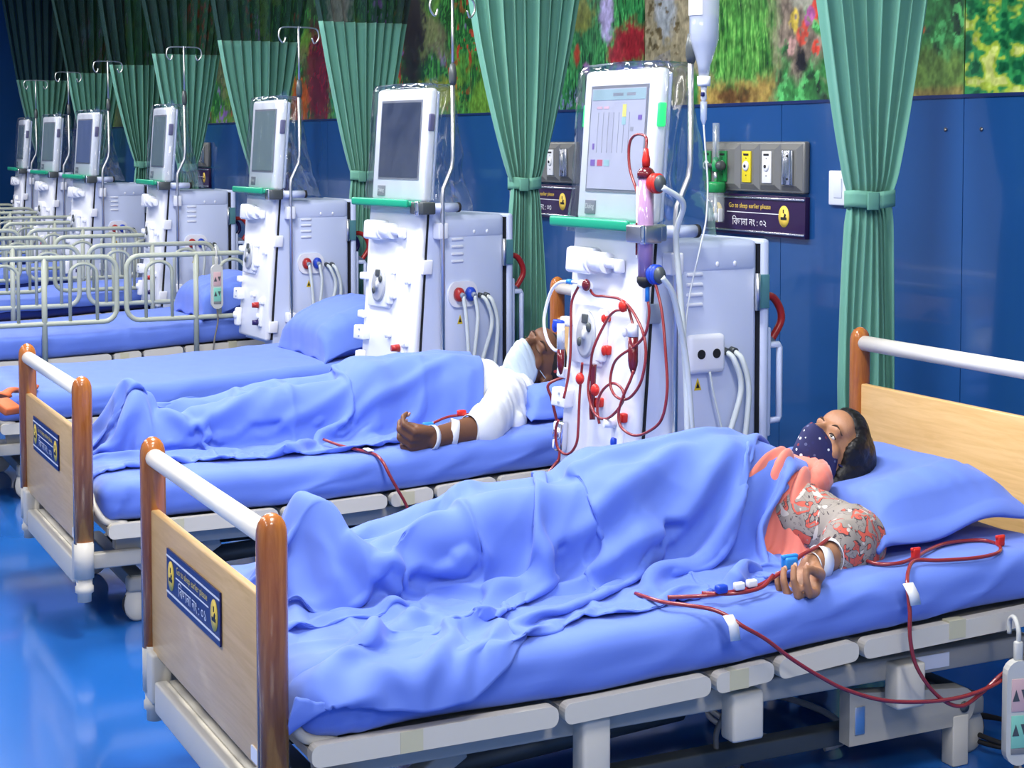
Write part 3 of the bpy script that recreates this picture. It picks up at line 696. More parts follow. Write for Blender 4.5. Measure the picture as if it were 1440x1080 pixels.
    tz = MB().prism([(.258, .815), (.244, .775), (.272, .775)], xc + .2095, xc + .2112).build('hazard_triangle', M_yelw, t); MB().prism([(.258, .803), (.251, .782), (.265, .782)], xc + .211, xc + .2118).build('hazard_mark', M_blk, tz)
    pocked([(xc + .14, .545, 1.06), (xc + .15, .61, 1.05), (xc + .15, .645, .98), (xc + .15, .60, .905)], .013, 10).build('red_hose', M_redhose, t)
    pocked([(xc + .10, .545, 1.04), (xc + .10, .585, 1.03), (xc + .10, .60, .98), (xc + .10, .56, .93)], .012, 10).build('purple_hose', M_purp, t)
    # clear dust film drawn over the monitor
    if film:
        rnd = np.random.RandomState(seed); N = 30; G = []
        for i, z in enumerate(np.linspace(1.27, 1.815, 24)):
            ring = []; pf = max(0, (1.40 - z) / .13); tp = max(0, (z - 1.79) / .025)
            for j in range(N * 2):
                a = 2 * math.pi * j / (N * 2); ca, sa = math.cos(a), math.sin(a); q_ = max(abs(ca), abs(sa))
                x = .228 * ca / q_; y = .062 * sa / q_ + .046
                x += (.012 * pf) * np.sign(ca); y += (.05 * pf + .02) * (sa > .3) + .09 * (sa > .6) * sstep(1.8, 1.35, z)
                n_ = fbm(np.array(a * 5.0), np.array(z * 11), seed + 5, 3) - .5
                k = 1 - .10 * tp; ring.append((xc + x * k + n_ * .030 * ca, y * k + n_ * (.045 if sa > 0 else .012) * sa + (z - .5) * MK, z + .012 * n_))
            G.append(ring)
        top = [(xc + (p_[0] - xc) * .02, .1 + .02 * (p_[1] - .1), 1.822) for p_ in G[-1]]; G.append(top)
        G = np.array(G); G = np.concatenate([G, G[:, :1]], 1)
        f_ = MB().grid(G)
        # a twisted corner of film sticking up at the right, a loose flap at the left
        f_.add([(xc + .15, .10, 1.80), (xc + .235, .13, 1.80), (xc + .245, .12, 1.85), (xc + .19, .10, 1.826), (xc + .22, .14, 1.835)], [(0, 1, 2, 3), (1, 4, 2)], True)
        f_.build('plastic_cover', M_film, t)
    return t

MACH = [(-4.650, 2.578, 4), (-6.739, 2.688, 10), (-8.847, 2.735, 3), (-10.95, 2.677, 0), (-13.043, 2.626, 7), (-15.144, 2.746, 6), (-17.25, 2.863, 0)]
mach_labels = ['white dialysis machine with lit screen and red blood lines, beside the nearest bed', 'white dialysis machine with dark navy screen, beside the man in the white shirt',
               'film-wrapped dialysis machine with pale green-grey screen, beyond the empty bed', 'fourth dialysis machine from the camera, its wide grey side panel facing out',
               'dialysis machine with bluish unlit screen, fifth from the camera', 'second dialysis machine from the far end', 'farthest dialysis machine at the end of the ward']
machines = []
m1 = make_machine(M_scr_on, True, 1, True, False); m2 = make_machine(M_scr_off, False, 2); m3 = make_machine(M_scr_pale, False, 3)
machines = [m1, m2, m3]
for i in range(3, 7):
    c = copy_tree(m3)
    if i == 4:
        for ch in c.children:
            for g in ch.children:
                if g.name.startswith('screen') and not g.name.startswith('screen_bezel'):
                    g.data = g.data.copy(); g.data.materials[0] = M_scr_blue
    machines.append(c)
for m_, (x, y, th), lb in zip(machines, MACH, mach_labels):
    m_.location = (x, y, 0); m_.rotation_euler = (0, 0, math.radians(th)); m_['label'] = lb; m_['group'] = 'dialysis machines between the beds'
# what the lit screen shows
mon = [c for c in m1.children if c.name.startswith('monitor') and not c.name.startswith('monitor_back')][0]
def scr(x0, x1, z0, z1, m, name='screen_block'):
    lean(MB().box(((x0 + x1) / 2 - .016, -.0002, (z0 + z1) / 2), (x1 - x0, .0015, z1 - z0))).build(name, m, mon)
M_s = {k: mat('screen_' + k, lin(*c), .3, emit=.32, emit_col=lin(*c)) for k, c in dict(head=(150, 176, 186), lilac=(158, 150, 196), red=(190, 90, 112), yellow=(220, 214, 120), teal=(150, 190, 196), pink=(206, 170, 186), violet=(120, 96, 170), grey=(150, 152, 166)).items()}
scr(-.15, .155, 1.70, 1.735, M_s['head']); scr(-.03, .03, 1.712, 1.722, M_s['grey']); scr(.05, .10, 1.712, 1.722, M_s['grey'])
scr(-.12, -.09, 1.672, 1.68, M_s['pink']); scr(-.08, -.05, 1.672, 1.68, M_s['pink']); scr(.03, .05, 1.645, 1.685, M_s['yellow']); scr(.03, .05, 1.62, 1.644, M_s['teal'])
scr(.12, .14, 1.635, 1.65, M_s['violet']); scr(.08, .095, 1.60, 1.612, M_s['grey']); scr(-.135, -.125, 1.54, 1.56, M_s['violet'])
scr(-.14, -.115, 1.487, 1.507, M_s['violet']); scr(-.10, -.07, 1.487, 1.507, M_s['red']); scr(-.06, -.03, 1.487, 1.507, M_s['teal'])
for k in range(7): scr(-.11 + .03 * k, -.109 + .03 * k, 1.53, 1.66, M_s['grey'], 'screen_rule')
# ------------------------------------------------------------------ curtains
def fabric_grid(name, c):
    m = mat(name, c, .75, var=.08, vscale=6, bump=.08, bscale=700, spec=.2, sheen=.2)
    return m
M_curt = fabric_grid('green_curtain', lin(112, 172, 152)); M_band = mat('curtain_band', lin(110, 170, 148), .7)
def net_mat():
    m = mat('dark_curtain_net', lin(30, 66, 62), .8); b = m.node_tree.nodes['Principled BSDF']; b.inputs['Alpha'].default_value = .8; return m
M_net = net_mat()
def curtain(x, y, label, seed, tie_z=1.37, wt=.19, top_shift=0.0, nf=10, bot=.24, wtop=.49, rz=0.0):
    t = thing('curtain', label, 'curtain', (x, y, 0), rz, 'green bed curtains tied back'); rnd = random.Random(seed)
    ph = [rnd.uniform(.75, 1.3) for _ in range(nf)]; cum = np.cumsum([0] + ph); cum = cum / cum[-1]
    am = [rnd.uniform(.6, 1.2) for _ in range(nf + 1)]
    nu = nf * 12
    def col(z):
        # spread along y: wide at the rail, gathered at the tie, a little wider below
        if z > tie_z:
            s = (z - tie_z) / (CEIL - tie_z); w = wt + (1.05 - wt) * (s ** 1.02); w = wt + (wtop - wt) * ((z - tie_z) / (2.04 - tie_z)) ** .8 if z < 2.04 else wtop + (z - 2.04) * .36
            dep = .046 + .022 * min(1, s * 2)
        else:
            s = (tie_z - z) / tie_z; w = wt + (bot - wt) * min(1, s * 2.2) ** .7; dep = .042
        # gather pinch at the tie
        g = math.exp(-((z - tie_z) / .05) ** 2); dep *= 1 - .35 * g
        off = -top_shift * max(0, (z - tie_z)) / 2.2
        row = []
        for j in range(nu + 1):
            u = j / nu; k = min(nf - 1, int(np.searchsorted(cum, u, 'right') - 1)); f = (u - cum[k]) / (cum[k + 1] - cum[k])
            a = am[k] * (1 - f) + am[k + 1] * f
            wave = math.sin(2 * math.pi * f - .6 * math.sin(2 * math.pi * f))
            yy = (u - .5) * w + .35 * w / nf * math.sin(4 * math.pi * f) * .5
            xx = dep * a * wave + .012 * math.sin(3 * z + 9 * u + seed)
            # hanging edge on the outer side swings forward
            yy += off + .02 * math.sin(z * 2.2 + seed) * (z > tie_z) * (u - .5)
            row.append((xx, yy, z))
        return row
    seam = 2.26
    zs_b = list(np.linspace(.16, tie_z - .12, 14)) + list(np.linspace(tie_z - .1, tie_z + .1, 15)) + list(np.linspace(tie_z + .13, seam, 18))
    g = MB().grid(np.array([col(z) for z in zs_b])); o = g.build('drape', M_curt, t); md = o.modifiers.new('t', 'SOLIDIFY'); md.thickness = .003
    g = MB().grid(np.array([col(z) for z in np.linspace(seam, CEIL - .06, 14)])); o = g.build('net_top', M_net, t)
    # band with its overlapping end
    ring = [((.052 * math.copysign(abs(math.cos(a)) ** .8, math.cos(a))), (wt / 2 + .012) * math.copysign(abs(math.sin(a)) ** .8, math.sin(a))) for a in [2 * math.pi * k / 32 for k in range(33)]]
    b = MB().grid(np.array([[(p[0] * 1.0, p[1], tie_z + dz + .006 * math.sin(3 * k / 10)) for k, p in enumerate(ring)] for dz in (-.028, -.012, .012, .028)])); b = b.build('tie_band', M_band, t); md = b.modifiers.new('t', 'SOLIDIFY'); md.thickness = .005
    MB().box((.055, -.03, tie_z - .002), (.008, .045, .06), .002).build('band_end', M_band, b)
    MB().box((0, 0, CEIL - .04), (.03, 1.1, .03), .004).build('curtain_track', M_fr, t)
    return t
CUR = [(-4.52, 3.555, 'pale green curtain tied back behind the nearest headboard'), (-7.02, 3.50, 'green curtain tied back behind the machine with the dark navy screen'),
       (-9.12, 3.50, 'green curtain hanging directly behind the left edge of the dark-screen machine'), (-11.1, 3.5, 'dark green curtain behind the film-wrapped machine with the pale screen'),
       (-13.0, 3.5, 'dark green curtain tied back right of the fourth machine from the camera'), (-14.95, 3.62, 'dark green curtain behind the machine with the bluish screen'),
       (-16.85, 3.6, 'second dark green curtain from the far end'), (-19.0, 3.5, 'farthest dark green curtain at the end of the ward')]
for i, (x, y, lb) in enumerate(CUR): curtain(x, y, lb, 7 + i * 3, nf=9 if i else 8, wt=.14 if i else .165, top_shift=.0)

# ------------------------------------------------------------------ wall equipment over each bed
M_gas = mat('grey_gas_panel', lin(134, 134, 130), .35, .4); M_gasd = mat('grey_gas_panel_dark', lin(104, 104, 102), .35, .4); M_maroon = mat('maroon_board', lin(44, 22, 66), .3, coat=.3)
M_gg = mat('outlet_green', lin(22, 118, 60), .4); M_yel2 = mat('outlet_yellow', lin(226, 206, 40), .4); M_ow = mat('outlet_white', lin(232, 234, 236), .4); M_alu = mat('polished_aluminium', (.8, .8, .82), .2, 1)
M_glass = mat('clear_plastic', lin(220, 232, 235), .08, alpha=.28, coat=.4); M_brass = mat('green_knob', lin(40, 150, 84), .3); M_switch = mat('switch_white', lin(222, 228, 240), .35)
gas_n = ['on the wall just right of the machine with the lit screen', 'on the wall behind the curtain next to the lit-screen machine', 'on the wall behind the dark-screen machine', 'on the wall left of the film-wrapped machine',
         'on the wall behind the fourth machine from the camera', 'on the wall behind the bluish-screen machine']
def gas_panel(x0, num, where, full=True):
    """x0 = left end on the wall; the wall faces -y"""
    Y = Y1; t = thing('gas_outlet_panel', 'gas outlet panel ' + where, 'gas panel', (x0, Y, 0), 0, 'gas outlet panels on the wall')
    W_ = .72; MB().box((W_ / 2, -.015, 1.465), (W_, .03, .205), .008).build('back_plate', M_gas, t)
    for a, b in ((.01, .28), (.285, .42), (.425, .565), (.57, .71)):
        m = MB(); z0, z1 = 1.372, 1.558; i = .022
        m.add([(a, -.0305, z0), (b, -.0305, z0), (b, -.0305, z1), (a, -.0305, z1), (a + i, -.045, z0 + i), (b - i, -.045, z0 + i), (b - i, -.045, z1 - i), (a + i, -.045, z1 - i)],
              [(0, 1, 5, 4), (1, 2, 6, 5), (2, 3, 7, 6), (3, 0, 4, 7), (4, 5, 6, 7)], False); m.build('outlet_bay', M_gas, t)
    for xa, mm in ((.055, M_gg), (.175, M_gg), (.352, M_yel2), (.495, M_ow)):
        o = MB().box((xa, -.048, 1.465), (.062, .007, .128), .002).build('outlet_plate', mm, t)
        MB().lathe([(0, 0), (.022, 0), (.018, -.006), (0, -.006)], (xa, -.051, 1.468), axis='y', n=18).build('outlet_ring', M_ow, o)
        MB().lathe([(0, 0), (.007, 0), (.007, -.003), (0, -.003)], (xa, -.057, 1.468), axis='y', n=10).build('outlet_core', M_blk, o)
        MB().box((xa, -.0525, 1.515), (.035, .002, .008)).build('outlet_text', M_blk, o)
        for zz in (.5, -.5): MB().lathe([(0, 0), (.003, 0), (.003, -.001), (0, -.001)], (xa, -.0515, 1.465 + zz * .07), axis='y', n=6).build('plate_screw', M_blk, o)
    r = MB().box((.64, -.05, 1.465), (.062, .006, .135), .001).build('bracket_slide', M_alu, t)
    for dx in (-.022, .022): MB().box((.64 + dx, -.056, 1.465), (.010, .012, .135), .001).build('slide_rib', M_alu, r)
    for zz in (.045, -.045): MB().cyl((.64, -.053, 1.465 + zz), (.64, -.056, 1.465 + zz), .005, 8).build('slide_screw', M_blk, r)
    # name board under it
    s = thing('bed_number_board', 'maroon number board ' + where, 'sign', (x0, Y, 0), 0, 'bed number boards under the gas panels')
    MB().box((W_ / 2, -.012, 1.268), (W_, .024, .165), .002).build('board', M_maroon, s)
    for zz in (1.338, 1.20): MB().box((W_ / 2, -.027, zz), (W_, .008, .010), .003).build('metal_strip', M_alu, s)
    MB().box((.36, -.0245, 1.277), (.37, .002, .003)).build('rule_line', M_wht, s)
    F = lambda ox, oz: (lambda x, y: (ox + x, -.0252, oz + y))
    if full:
        l = MB(); put_text(l, 'Go to sleep earlier please', .026, F(.19, 1.289), .30); l.build('lettering', M_gold, s)
        l = MB(); put_text(l, '\u09bf\u09ac\u099b\u09be\u09a8\u09be \u09a8\u0982 : ' + num, .040, F(.215, 1.222), .245); l.build('lettering', M_wht, s)
    for xe in (.105, .582):
        e = MB().lathe([(0, 0), (.036, 0), (.036, -.0015), (0, -.0015)], axis='y', n=24); e.v = [(xe + p[0], -.0245 + p[1], 1.27 + p[2] * 1.2) for p in e.v]; e = e.build('emblem', M_gold, s)
        m = MB().box((xe, -.0266, 1.262), (.04, .001, .011)); m.box((xe + .008, -.0266, 1.273), (.011, .001, .016), rot=(0, .5, 0)); m.box((xe - .002, -.0266, 1.29), (.007, .001, .015)); m.build('emblem_mark', M_blk, e)
    # flowmeter with humidifier bottle plugged into the second green outlet
    f = thing('oxygen_flowmeter', 'flowmeter with clear bottle ' + where, 'flowmeter', (x0, Y, 0), 0, 'oxygen flowmeters on the gas panels')
    fx, fy = .165, -.075
    MB().tube([(.06, -.055, 1.468), (.10, -.07, 1.468), (fx, fy, 1.468), (.172, -.055, 1.468)], .010, 10).build('yoke', M_darkgrey, f)
    MB().lathe([(0, 1.44), (.016, 1.445), (.018, 1.47), (.012, 1.50), (0, 1.505)], (fx, fy, 0), n=12).build('valve_body', M_brass, f)
    k = MB().lathe([(0, 0), (.02, 0), (.02, .02), (.012, .026), (0, .026)], (.19, fy, 1.468), axis='x', n=14).build('valve_knob', M_darkgrey, f)
    tb = MB().cyl((fx, fy, 1.49), (fx, fy, 1.645), .015, 12).build('gauge_tube', M_glass, f); MB().cyl((fx, fy, 1.49), (fx, fy, 1.635), .005, 8).build('gauge_core', M_steel, tb)
    MB().lathe([(0, 1.40), (.038, 1.40), (.042, 1.39), (.042, 1.36), (.036, 1.355), (0, 1.355)], (fx, fy, 0), n=18).build('bottle_cap', M_brass, f)
    MB().cyl((fx, fy, 1.40), (fx, fy, 1.445), .009, 10).build('stem', M_steel, f)
    bt = MB().lathe([(0, 1.232), (.033, 1.232), (.037, 1.24), (.037, 1.355), (.0, 1.356)], (fx, fy, 0), n=20).build('humidifier_bottle', M_glass, f)
    MB().cyl((fx, fy, 1.26), (fx, fy, 1.36), .006, 8).build('dip_tube', M_ow, bt); MB().ball((fx, fy, 1.255), (.014, .014, .018), 10, 7).build('diffuser_ball', M_ow, bt)
    for sx in (-1, 1): MB().box((fx + sx * .036, fy, 1.262), (.006, .02, .055), .002).build('bottle_grip', M_ow, bt)
for i, x0 in enumerate((-6.047, -7.93, -10.25, -12.35, -14.45)): gas_panel(x0, ['\u09e6\u09e8', '\u09e6\u09e9', '\u09e6\u09ea', '\u09e6\u09eb', '\u09e6\u09ec'][i], gas_n[i], i < 2)
sw = [(-5.18, 'white double switch plate left of the nearest curtain'), (-6.98, 'white switch plate just left of the lit-screen machine'), (-9.9, 'white switch plate right of the film-wrapped machine pole'), (-12.1, 'white switch plate right of the fourth machine from the camera')]
for x0, lb in sw:
    t = thing('switch_plate', lb, 'switch', (x0, Y1, 0), 0, 'switch plates on the blue wall')
    MB().box((.085, -.008, 1.391), (.19, .016, .132), .005).build('plate', M_switch, t)
    for dx in (.05, .125):
        r = MB().box((dx, -.018, 1.391), (.05, .006, .075), .002, rot=(.05, 0, 0)).build('rocker', M_switch, t)
        MB().box((dx, -.0215, 1.42), (.02, .001, .004)).build('rocker_mark', M_mg, r)
# ------------------------------------------------------------------ patients and blankets
ZS = 4 / 3.                                   # people and blankets are shaped in true proportion, then take the height scale of the room
def real_top(y): return (FR(y) + .125) * .75   # mattress top in true proportion
def V3(*a): return np.array(a, float)

def cloth_sim(P0, rest_u, rest_v, caps, edge_x=.488, foot_y=.06, steps=150, iters=10, bend=.07, seed=0, pins=None, fric=.75):
    """position-based cloth: P0 (n, m, 3) start; caps = [(a, b, ra, rb)]; mattress = raised block with rounded edge"""
    n, m = P0.shape[:2]; x = P0.copy(); p = x.copy(); rs = np.random.RandomState(seed)
    ru = np.broadcast_to(np.asarray(rest_u, float), (m,)).reshape(1, m, 1); rest_v = np.broadcast_to(np.asarray(rest_v, float), (n,)).reshape(n, 1, 1); du = np.sqrt(ru[:, :-1] ** 2 + rest_v.mean() ** 2)
    A = np.array([c[0] for c in caps]); B = np.array([c[1] for c in caps]); RA = np.array([c[2] for c in caps]); RB = np.array([c[3] for c in caps])
    def con(i0, i1, L, k):
        a, b = x[i0], x[i1]; d = b - a; l = np.sqrt((d * d).sum(-1, keepdims=True)) + 1e-9; c = d * ((l - L) / l * .5 * k); a += c; b -= c
    sl = slice
    def collide():
        q = x.reshape(-1, 3); pp = p.reshape(-1, 3); hit = np.zeros(len(q), bool)
        for k in range(len(caps)):
            ab = B[k] - A[k]; t = np.clip(((q - A[k]) @ ab) / (ab @ ab + 1e-9), 0, 1); c = A[k] + t[:, None] * ab; r = RA[k] + (RB[k] - RA[k]) * t
            d = q - c; l = np.sqrt((d * d).sum(1)) + 1e-9; w = l < r
            if w.any(): q[w] += d[w] * ((r[w] - l[w]) / l[w])[:, None]; hit |= w
        # mattress: rounded block
        top = RT(q[:, 1]); R = .035
        cx = np.clip(q[:, 0], -edge_x + R, edge_x - R); cy = np.clip(q[:, 1], foot_y + R, 2.2); cz = np.minimum(q[:, 2], top - R)
        d = np.stack([q[:, 0] - cx, q[:, 1] - cy, q[:, 2] - cz], 1); l = np.sqrt((d * d).sum(1)) + 1e-9
        ins = (l < R + .004) & (q[:, 2] > .18); w = ins & (l > 1e-6)
        q[w] += d[w] * ((R + .004 - l[w]) / l[w])[:, None]
        deep = ins & (l <= 1e-5); q[deep, 2] = top[deep] + .004
        hit |= ins
        q[hit] += (pp[hit] - q[hit]) * fric * .5
        # footboard keeps the cloth on the bed
        lo = q[:, 1] < .022; q[lo, 1] = .022
    RT = lambda y: (np.interp(y, YT, ZT))
    YT = np.linspace(-.2, 2.4, 80); ZT = np.array([real_top(v) for v in YT])
    g = np.array([0, 0, -.0016])
    for s in range(steps):
        v = (x - p) * .93; vm = np.abs(v).max()
        v = np.clip(v, -.02, .02); p = x.copy(); x = x + v + g
        for it in range(iters):
            for o in (0, 1):
                k = (n - o) // 2; con((sl(o, o + 2 * k, 2),), (sl(o + 1, o + 2 * k, 2),), ru, 1)
                k = (m - o) // 2; con((sl(None), sl(o, o + 2 * k, 2)), (sl(None), sl(o + 1, o + 2 * k, 2)), rest_v, 1)
            for o in (0, 1):
                k = (n - o) // 2
                con((sl(o, o + 2 * k, 2), sl(0, m - 1)), (sl(o + 1, o + 2 * k, 2), sl(1, m)), du, .5); con((sl(o, o + 2 * k, 2), sl(1, m)), (sl(o + 1, o + 2 * k, 2), sl(0, m - 1)), du, .5)
            if it % 3 == 0:
                for o in range(0, 4, 2):
                    k = (n - o) // 4; con((sl(o, o + 4 * k, 4),), (sl(o + 2, o + 4 * k, 4),), ru * 2, bend)
                    k = (m - o) // 4; con((sl(None), sl(o, o + 4 * k, 4)), (sl(None), sl(o + 2, o + 4 * k, 4)), rest_v * 2, bend)
            if it % 2 == 1 or it == iters - 1: collide()
            if pins is not None:
                for (i, j, q, k, s0) in pins:
                    if s >= s0: x[i, j] += (q - x[i, j]) * k
    return x
def cloth_object(name, X, bx, by, m, thick=.004, sub=1, smooth=3, crs=3, folds=()):
    X = X.copy()
    for _ in range(smooth):
        Y = X.copy(); Y[1:-1, 1:-1] = X[1:-1, 1:-1] * .5 + .125 * (X[:-2, 1:-1] + X[2:, 1:-1] + X[1:-1, :-2] + X[1:-1, 2:]); X = Y
    # finer grid, with small sharp creases pressed into it
    def up(A, ax):
        A = np.moveaxis(A, ax, 0); Pd = np.concatenate([2 * A[:1] - A[1:2], A, 2 * A[-1:] - A[-2:-1]]); mid = (-Pd[:-3] + 9 * Pd[1:-2] + 9 * Pd[2:-1] - Pd[3:]) / 16
        out = np.empty((2 * len(A) - 1,) + A.shape[1:]); out[0::2] = A; out[1::2] = mid; return np.moveaxis(out, 0, ax)
    X = up(up(X, 0), 1); nrm = np.cross(np.gradient(X, axis=0), np.gradient(X, axis=1)); nrm /= np.linalg.norm(nrm, axis=-1, keepdims=True) + 1e-9
    nrm *= np.where(nrm[..., 2:] < 0, -1, 1)
    U, V = np.meshgrid(np.linspace(0, 1.5, X.shape[0]), np.linspace(0, 1.9, X.shape[1]), indexing='ij'); wob = .15 * fbm(U * 2, V * 2, 77)
    dsp = .0055 * crease(U + wob, V, .9, 4.5, crs, 6) + .004 * crease(U, V + wob, 2.2, 5.5, crs + 5, 6) - .002
    Ss, Tt = np.meshgrid(np.linspace(0, 1, X.shape[0]), np.linspace(0, 1, X.shape[1]), indexing='ij'); A_, B_ = Ss * 1.6, Tt * 1.95
    for path, amp in folds:                        # long pulled folds: a ridge with a hollow along its lower side
        c = np.array([(p.x * 1.6, p.y * 1.95) for p in catmull([(a, b, 0) for a, b in path], 12)]); best = np.full(A_.shape, 9.); sgn = np.zeros_like(A_); tt_ = np.zeros_like(A_)
        for k in range(len(c) - 1):
            d = c[k + 1] - c[k]; L = d @ d + 1e-12; t = np.clip(((A_ - c[k][0]) * d[0] + (B_ - c[k][1]) * d[1]) / L, 0, 1); ex, ey = A_ - c[k][0] - t * d[0], B_ - c[k][1] - t * d[1]; r = np.hypot(ex, ey)
            w = r < best; best = np.where(w, r, best); sgn = np.where(w, np.sign(d[0] * ey - d[1] * ex), sgn); tt_ = np.where(w, (k + t) / (len(c) - 1), tt_)
        q = best * sgn; env = np.sin(np.clip(tt_, 0, 1) * math.pi) ** .5 * (.75 + .25 * tt_)
        dsp = dsp + amp * env * (np.exp(-(q / .023) ** 2) - .5 * np.exp(-((q - .052) / .032) ** 2) - .3 * np.exp(-((q + .058) / .04) ** 2))
    X = X + nrm * dsp[..., None]
    X[..., 2] *= ZS
    o = MB().grid(X).build(name, m)
    if sub: md = o.modifiers.new('s', 'SUBSURF'); md.levels = sub; md.render_levels = sub
    md = o.modifiers.new('t', 'SOLIDIFY'); md.thickness = thick; md.offset = 1
    o.location = (bx, by, 0); return o
def sheet_start(n, m, far_x, near_x, y0, y1, z, seed, amp=.02):
    s = np.linspace(0, 1, n)[:, None]; t = np.linspace(0, 1, m)[None, :]
    fx = np.interp(t, *far_x); nx = np.interp(t, *near_x); X = fx + (nx - fx) * s
    Y0 = np.interp(s, *y0); Y1 = np.interp(s, *y1); Y = Y0 + (Y1 - Y0) * t
    Z = z + amp * (fbm(X * 5, Y * 5, seed, 3) - .5) * 2
    return np.stack([X + 0 * Y, Y + 0 * X, Z + 0 * X], -1)

# ---- the patient in the nearest bed: body as capsules (x towards camera, y from the foot, z up)
WB = dict(
    legs=[(V3(-.15, .29, .41), V3(-.135, .275, .515), .036, .026), (V3(-.02, .31, .41), V3(-.075, .285, .512), .036, .026),
          (V3(-.15, .29, .405), V3(-.14, .68, .455), .042, .056), (V3(-.02, .31, .405), V3(-.01, .70, .465), .042, .056),
          (V3(-.14, .68, .465), V3(-.12, 1.02, .455), .058, .078), (V3(-.01, .70, .475), V3(.02, 1.02, .455), .058, .078)],
    torso=[(V3(-.115, 1.04, .465), V3(.015, 1.04, .465), .10, .10), (V3(-.10, 1.10, .475), V3(-.10, 1.34, .485), .095, .105), (V3(.0, 1.10, .475), V3(.0, 1.34, .485), .095, .105),
           (V3(-.11, 1.36, .485), V3(-.11, 1.47, .475), .105, .09), (V3(.01, 1.36, .485), V3(.01, 1.47, .475), .105, .09), (V3(-.17, 1.50, .455), V3(.08, 1.50, .455), .065, .065)],
    arm=[(V3(.09, 1.49, .455), V3(.285, 1.575, .428), .050, .040), (V3(.285, 1.575, .428), V3(.375, 1.365, .410), .038, .026)],
    farm=[(V3(-.19, 1.49, .45), V3(-.30, 1.25, .42), .05, .04), (V3(-.30, 1.25, .42), V3(-.20, 1.02, .46), .04, .03)])
W_caps = [(a, b, ra + pad, rb + pad) for k, pad in (('legs', .010), ('torso', .018), ('farm', .012)) for a, b, ra, rb in WB[k]] + [(V3(-.05, 1.58, .50), V3(.08, 1.56, .49), .05, .05), (V3(.08, 1.55, .48), V3(.19, 1.42, .43), .062, .05)]
def woman_blanket():
    n, m = 78, 96; dv = .0208; tt = np.linspace(0, 1, m); du = .0222 * (1 - .15 * sstep(.15, .7, tt))
    hem_t = [0, .10, .2, .27, .34, .40, .47, .54, .62, .75, .88, 1]
    hem = np.array([(.497, .045, .350), (.505, .16, .325), (.505, .31, .298), (.505, .42, .302), (.49, .51, .345), (.40, .60, .368), (.40, .70, .370), (.34, .80, .385), (.36, .90, .376), (.345, 1.07, .382), (.335, 1.2, .39), (.33, 1.28, .40)])
    hx = np.array([np.interp(tt, hem_t, hem[:, k]) for k in range(3)]).T
    P = sheet_start(n, m, ([0, 1], [-.52, -.50]), (tt, np.minimum(hx[:, 0], .48)), ([0, .5, 1], [.03, .06, .05]), ([0, .35, .62, .8, 1], [1.66, 1.66, 1.585, 1.46, 1.28]), .68, 5, .02)
    s = np.linspace(0, 1, n)[:, None]; t = tt[None, :]
    P[..., 2] += .20 * np.exp(-((s - .80) / .12) ** 2 - ((t - .14) / .15) ** 2)
    P[..., 2] += .05 * np.sin(t * 26 + s * 14) * np.exp(-((s - .84) / .2) ** 2) * (1 - t)
    ph = (.82 * P[..., 0] + .573 * P[..., 1]) * 2 * math.pi / .15 + 2 * fbm(P[..., 0] * 3, P[..., 1] * 3, 9)
    P[..., 2] += .035 * np.maximum(0, np.sin(ph)) ** 2 * sstep(.35, .55, t) * sstep(.3, .5, s)
    P[..., 1] = P[..., 1] * .9 + .1 * (hx[None, :, 1]) * s + .1 * P[..., 1] * (1 - s)
    pins = [(n - 1, j, hx[j], .35, 25) for j in range(0, m, 1)]
    ti = int(n * .345); tj = int(m * .165)
    pins += [(ti, tj, V3(-.115, .265, .578), 1, 0), (ti + 3, tj + 1, V3(-.05, .285, .56), .4, 0), (ti - 3, tj, V3(-.18, .265, .56), .4, 0)]
    return cloth_sim(P, du, dv * (1 - .17 * sstep(.55, 1, np.linspace(0, 1, n))), W_caps, seed=3, steps=130, iters=10, pins=pins)
wbk = cloth_object('blanket', woman_blanket(), *BEDS[0], M_sheet, folds=[
    ([(.351, .168), (.455, .211), (.532, .242), (.61, .337), (.675, .453)], .024), ([(.377, .179), (.468, .205), (.64, .215), (.753, .263)], .020), ([(.58, .84), (.636, .789), (.701, .716), (.715, .558), (.76, .442)], .026),
    ([(.56, .78), (.63, .68), (.65, .568), (.649, .463)], .018), ([(.40, .385), (.545, .368), (.597, .40)], .014), ([(.688, .274), (.80, .20), (.87, .158), (.948, .063)], .020), ([(.688, .274), (.80, .29), (.883, .274), (.987, .189)], .020),
    ([(.60, .93), (.68, .83), (.779, .747), (.92, .642)], .016), ([(.377, .126), (.45, .11), (.60, .095), (.80, .06)], .018), ([(.45, .90), (.52, .80), (.55, .66), (.52, .55)], .014)])
tag(wbk, 'rumpled blue blanket over the patient in the navy dotted mask', 'blanket', 'blue blankets over the patients')

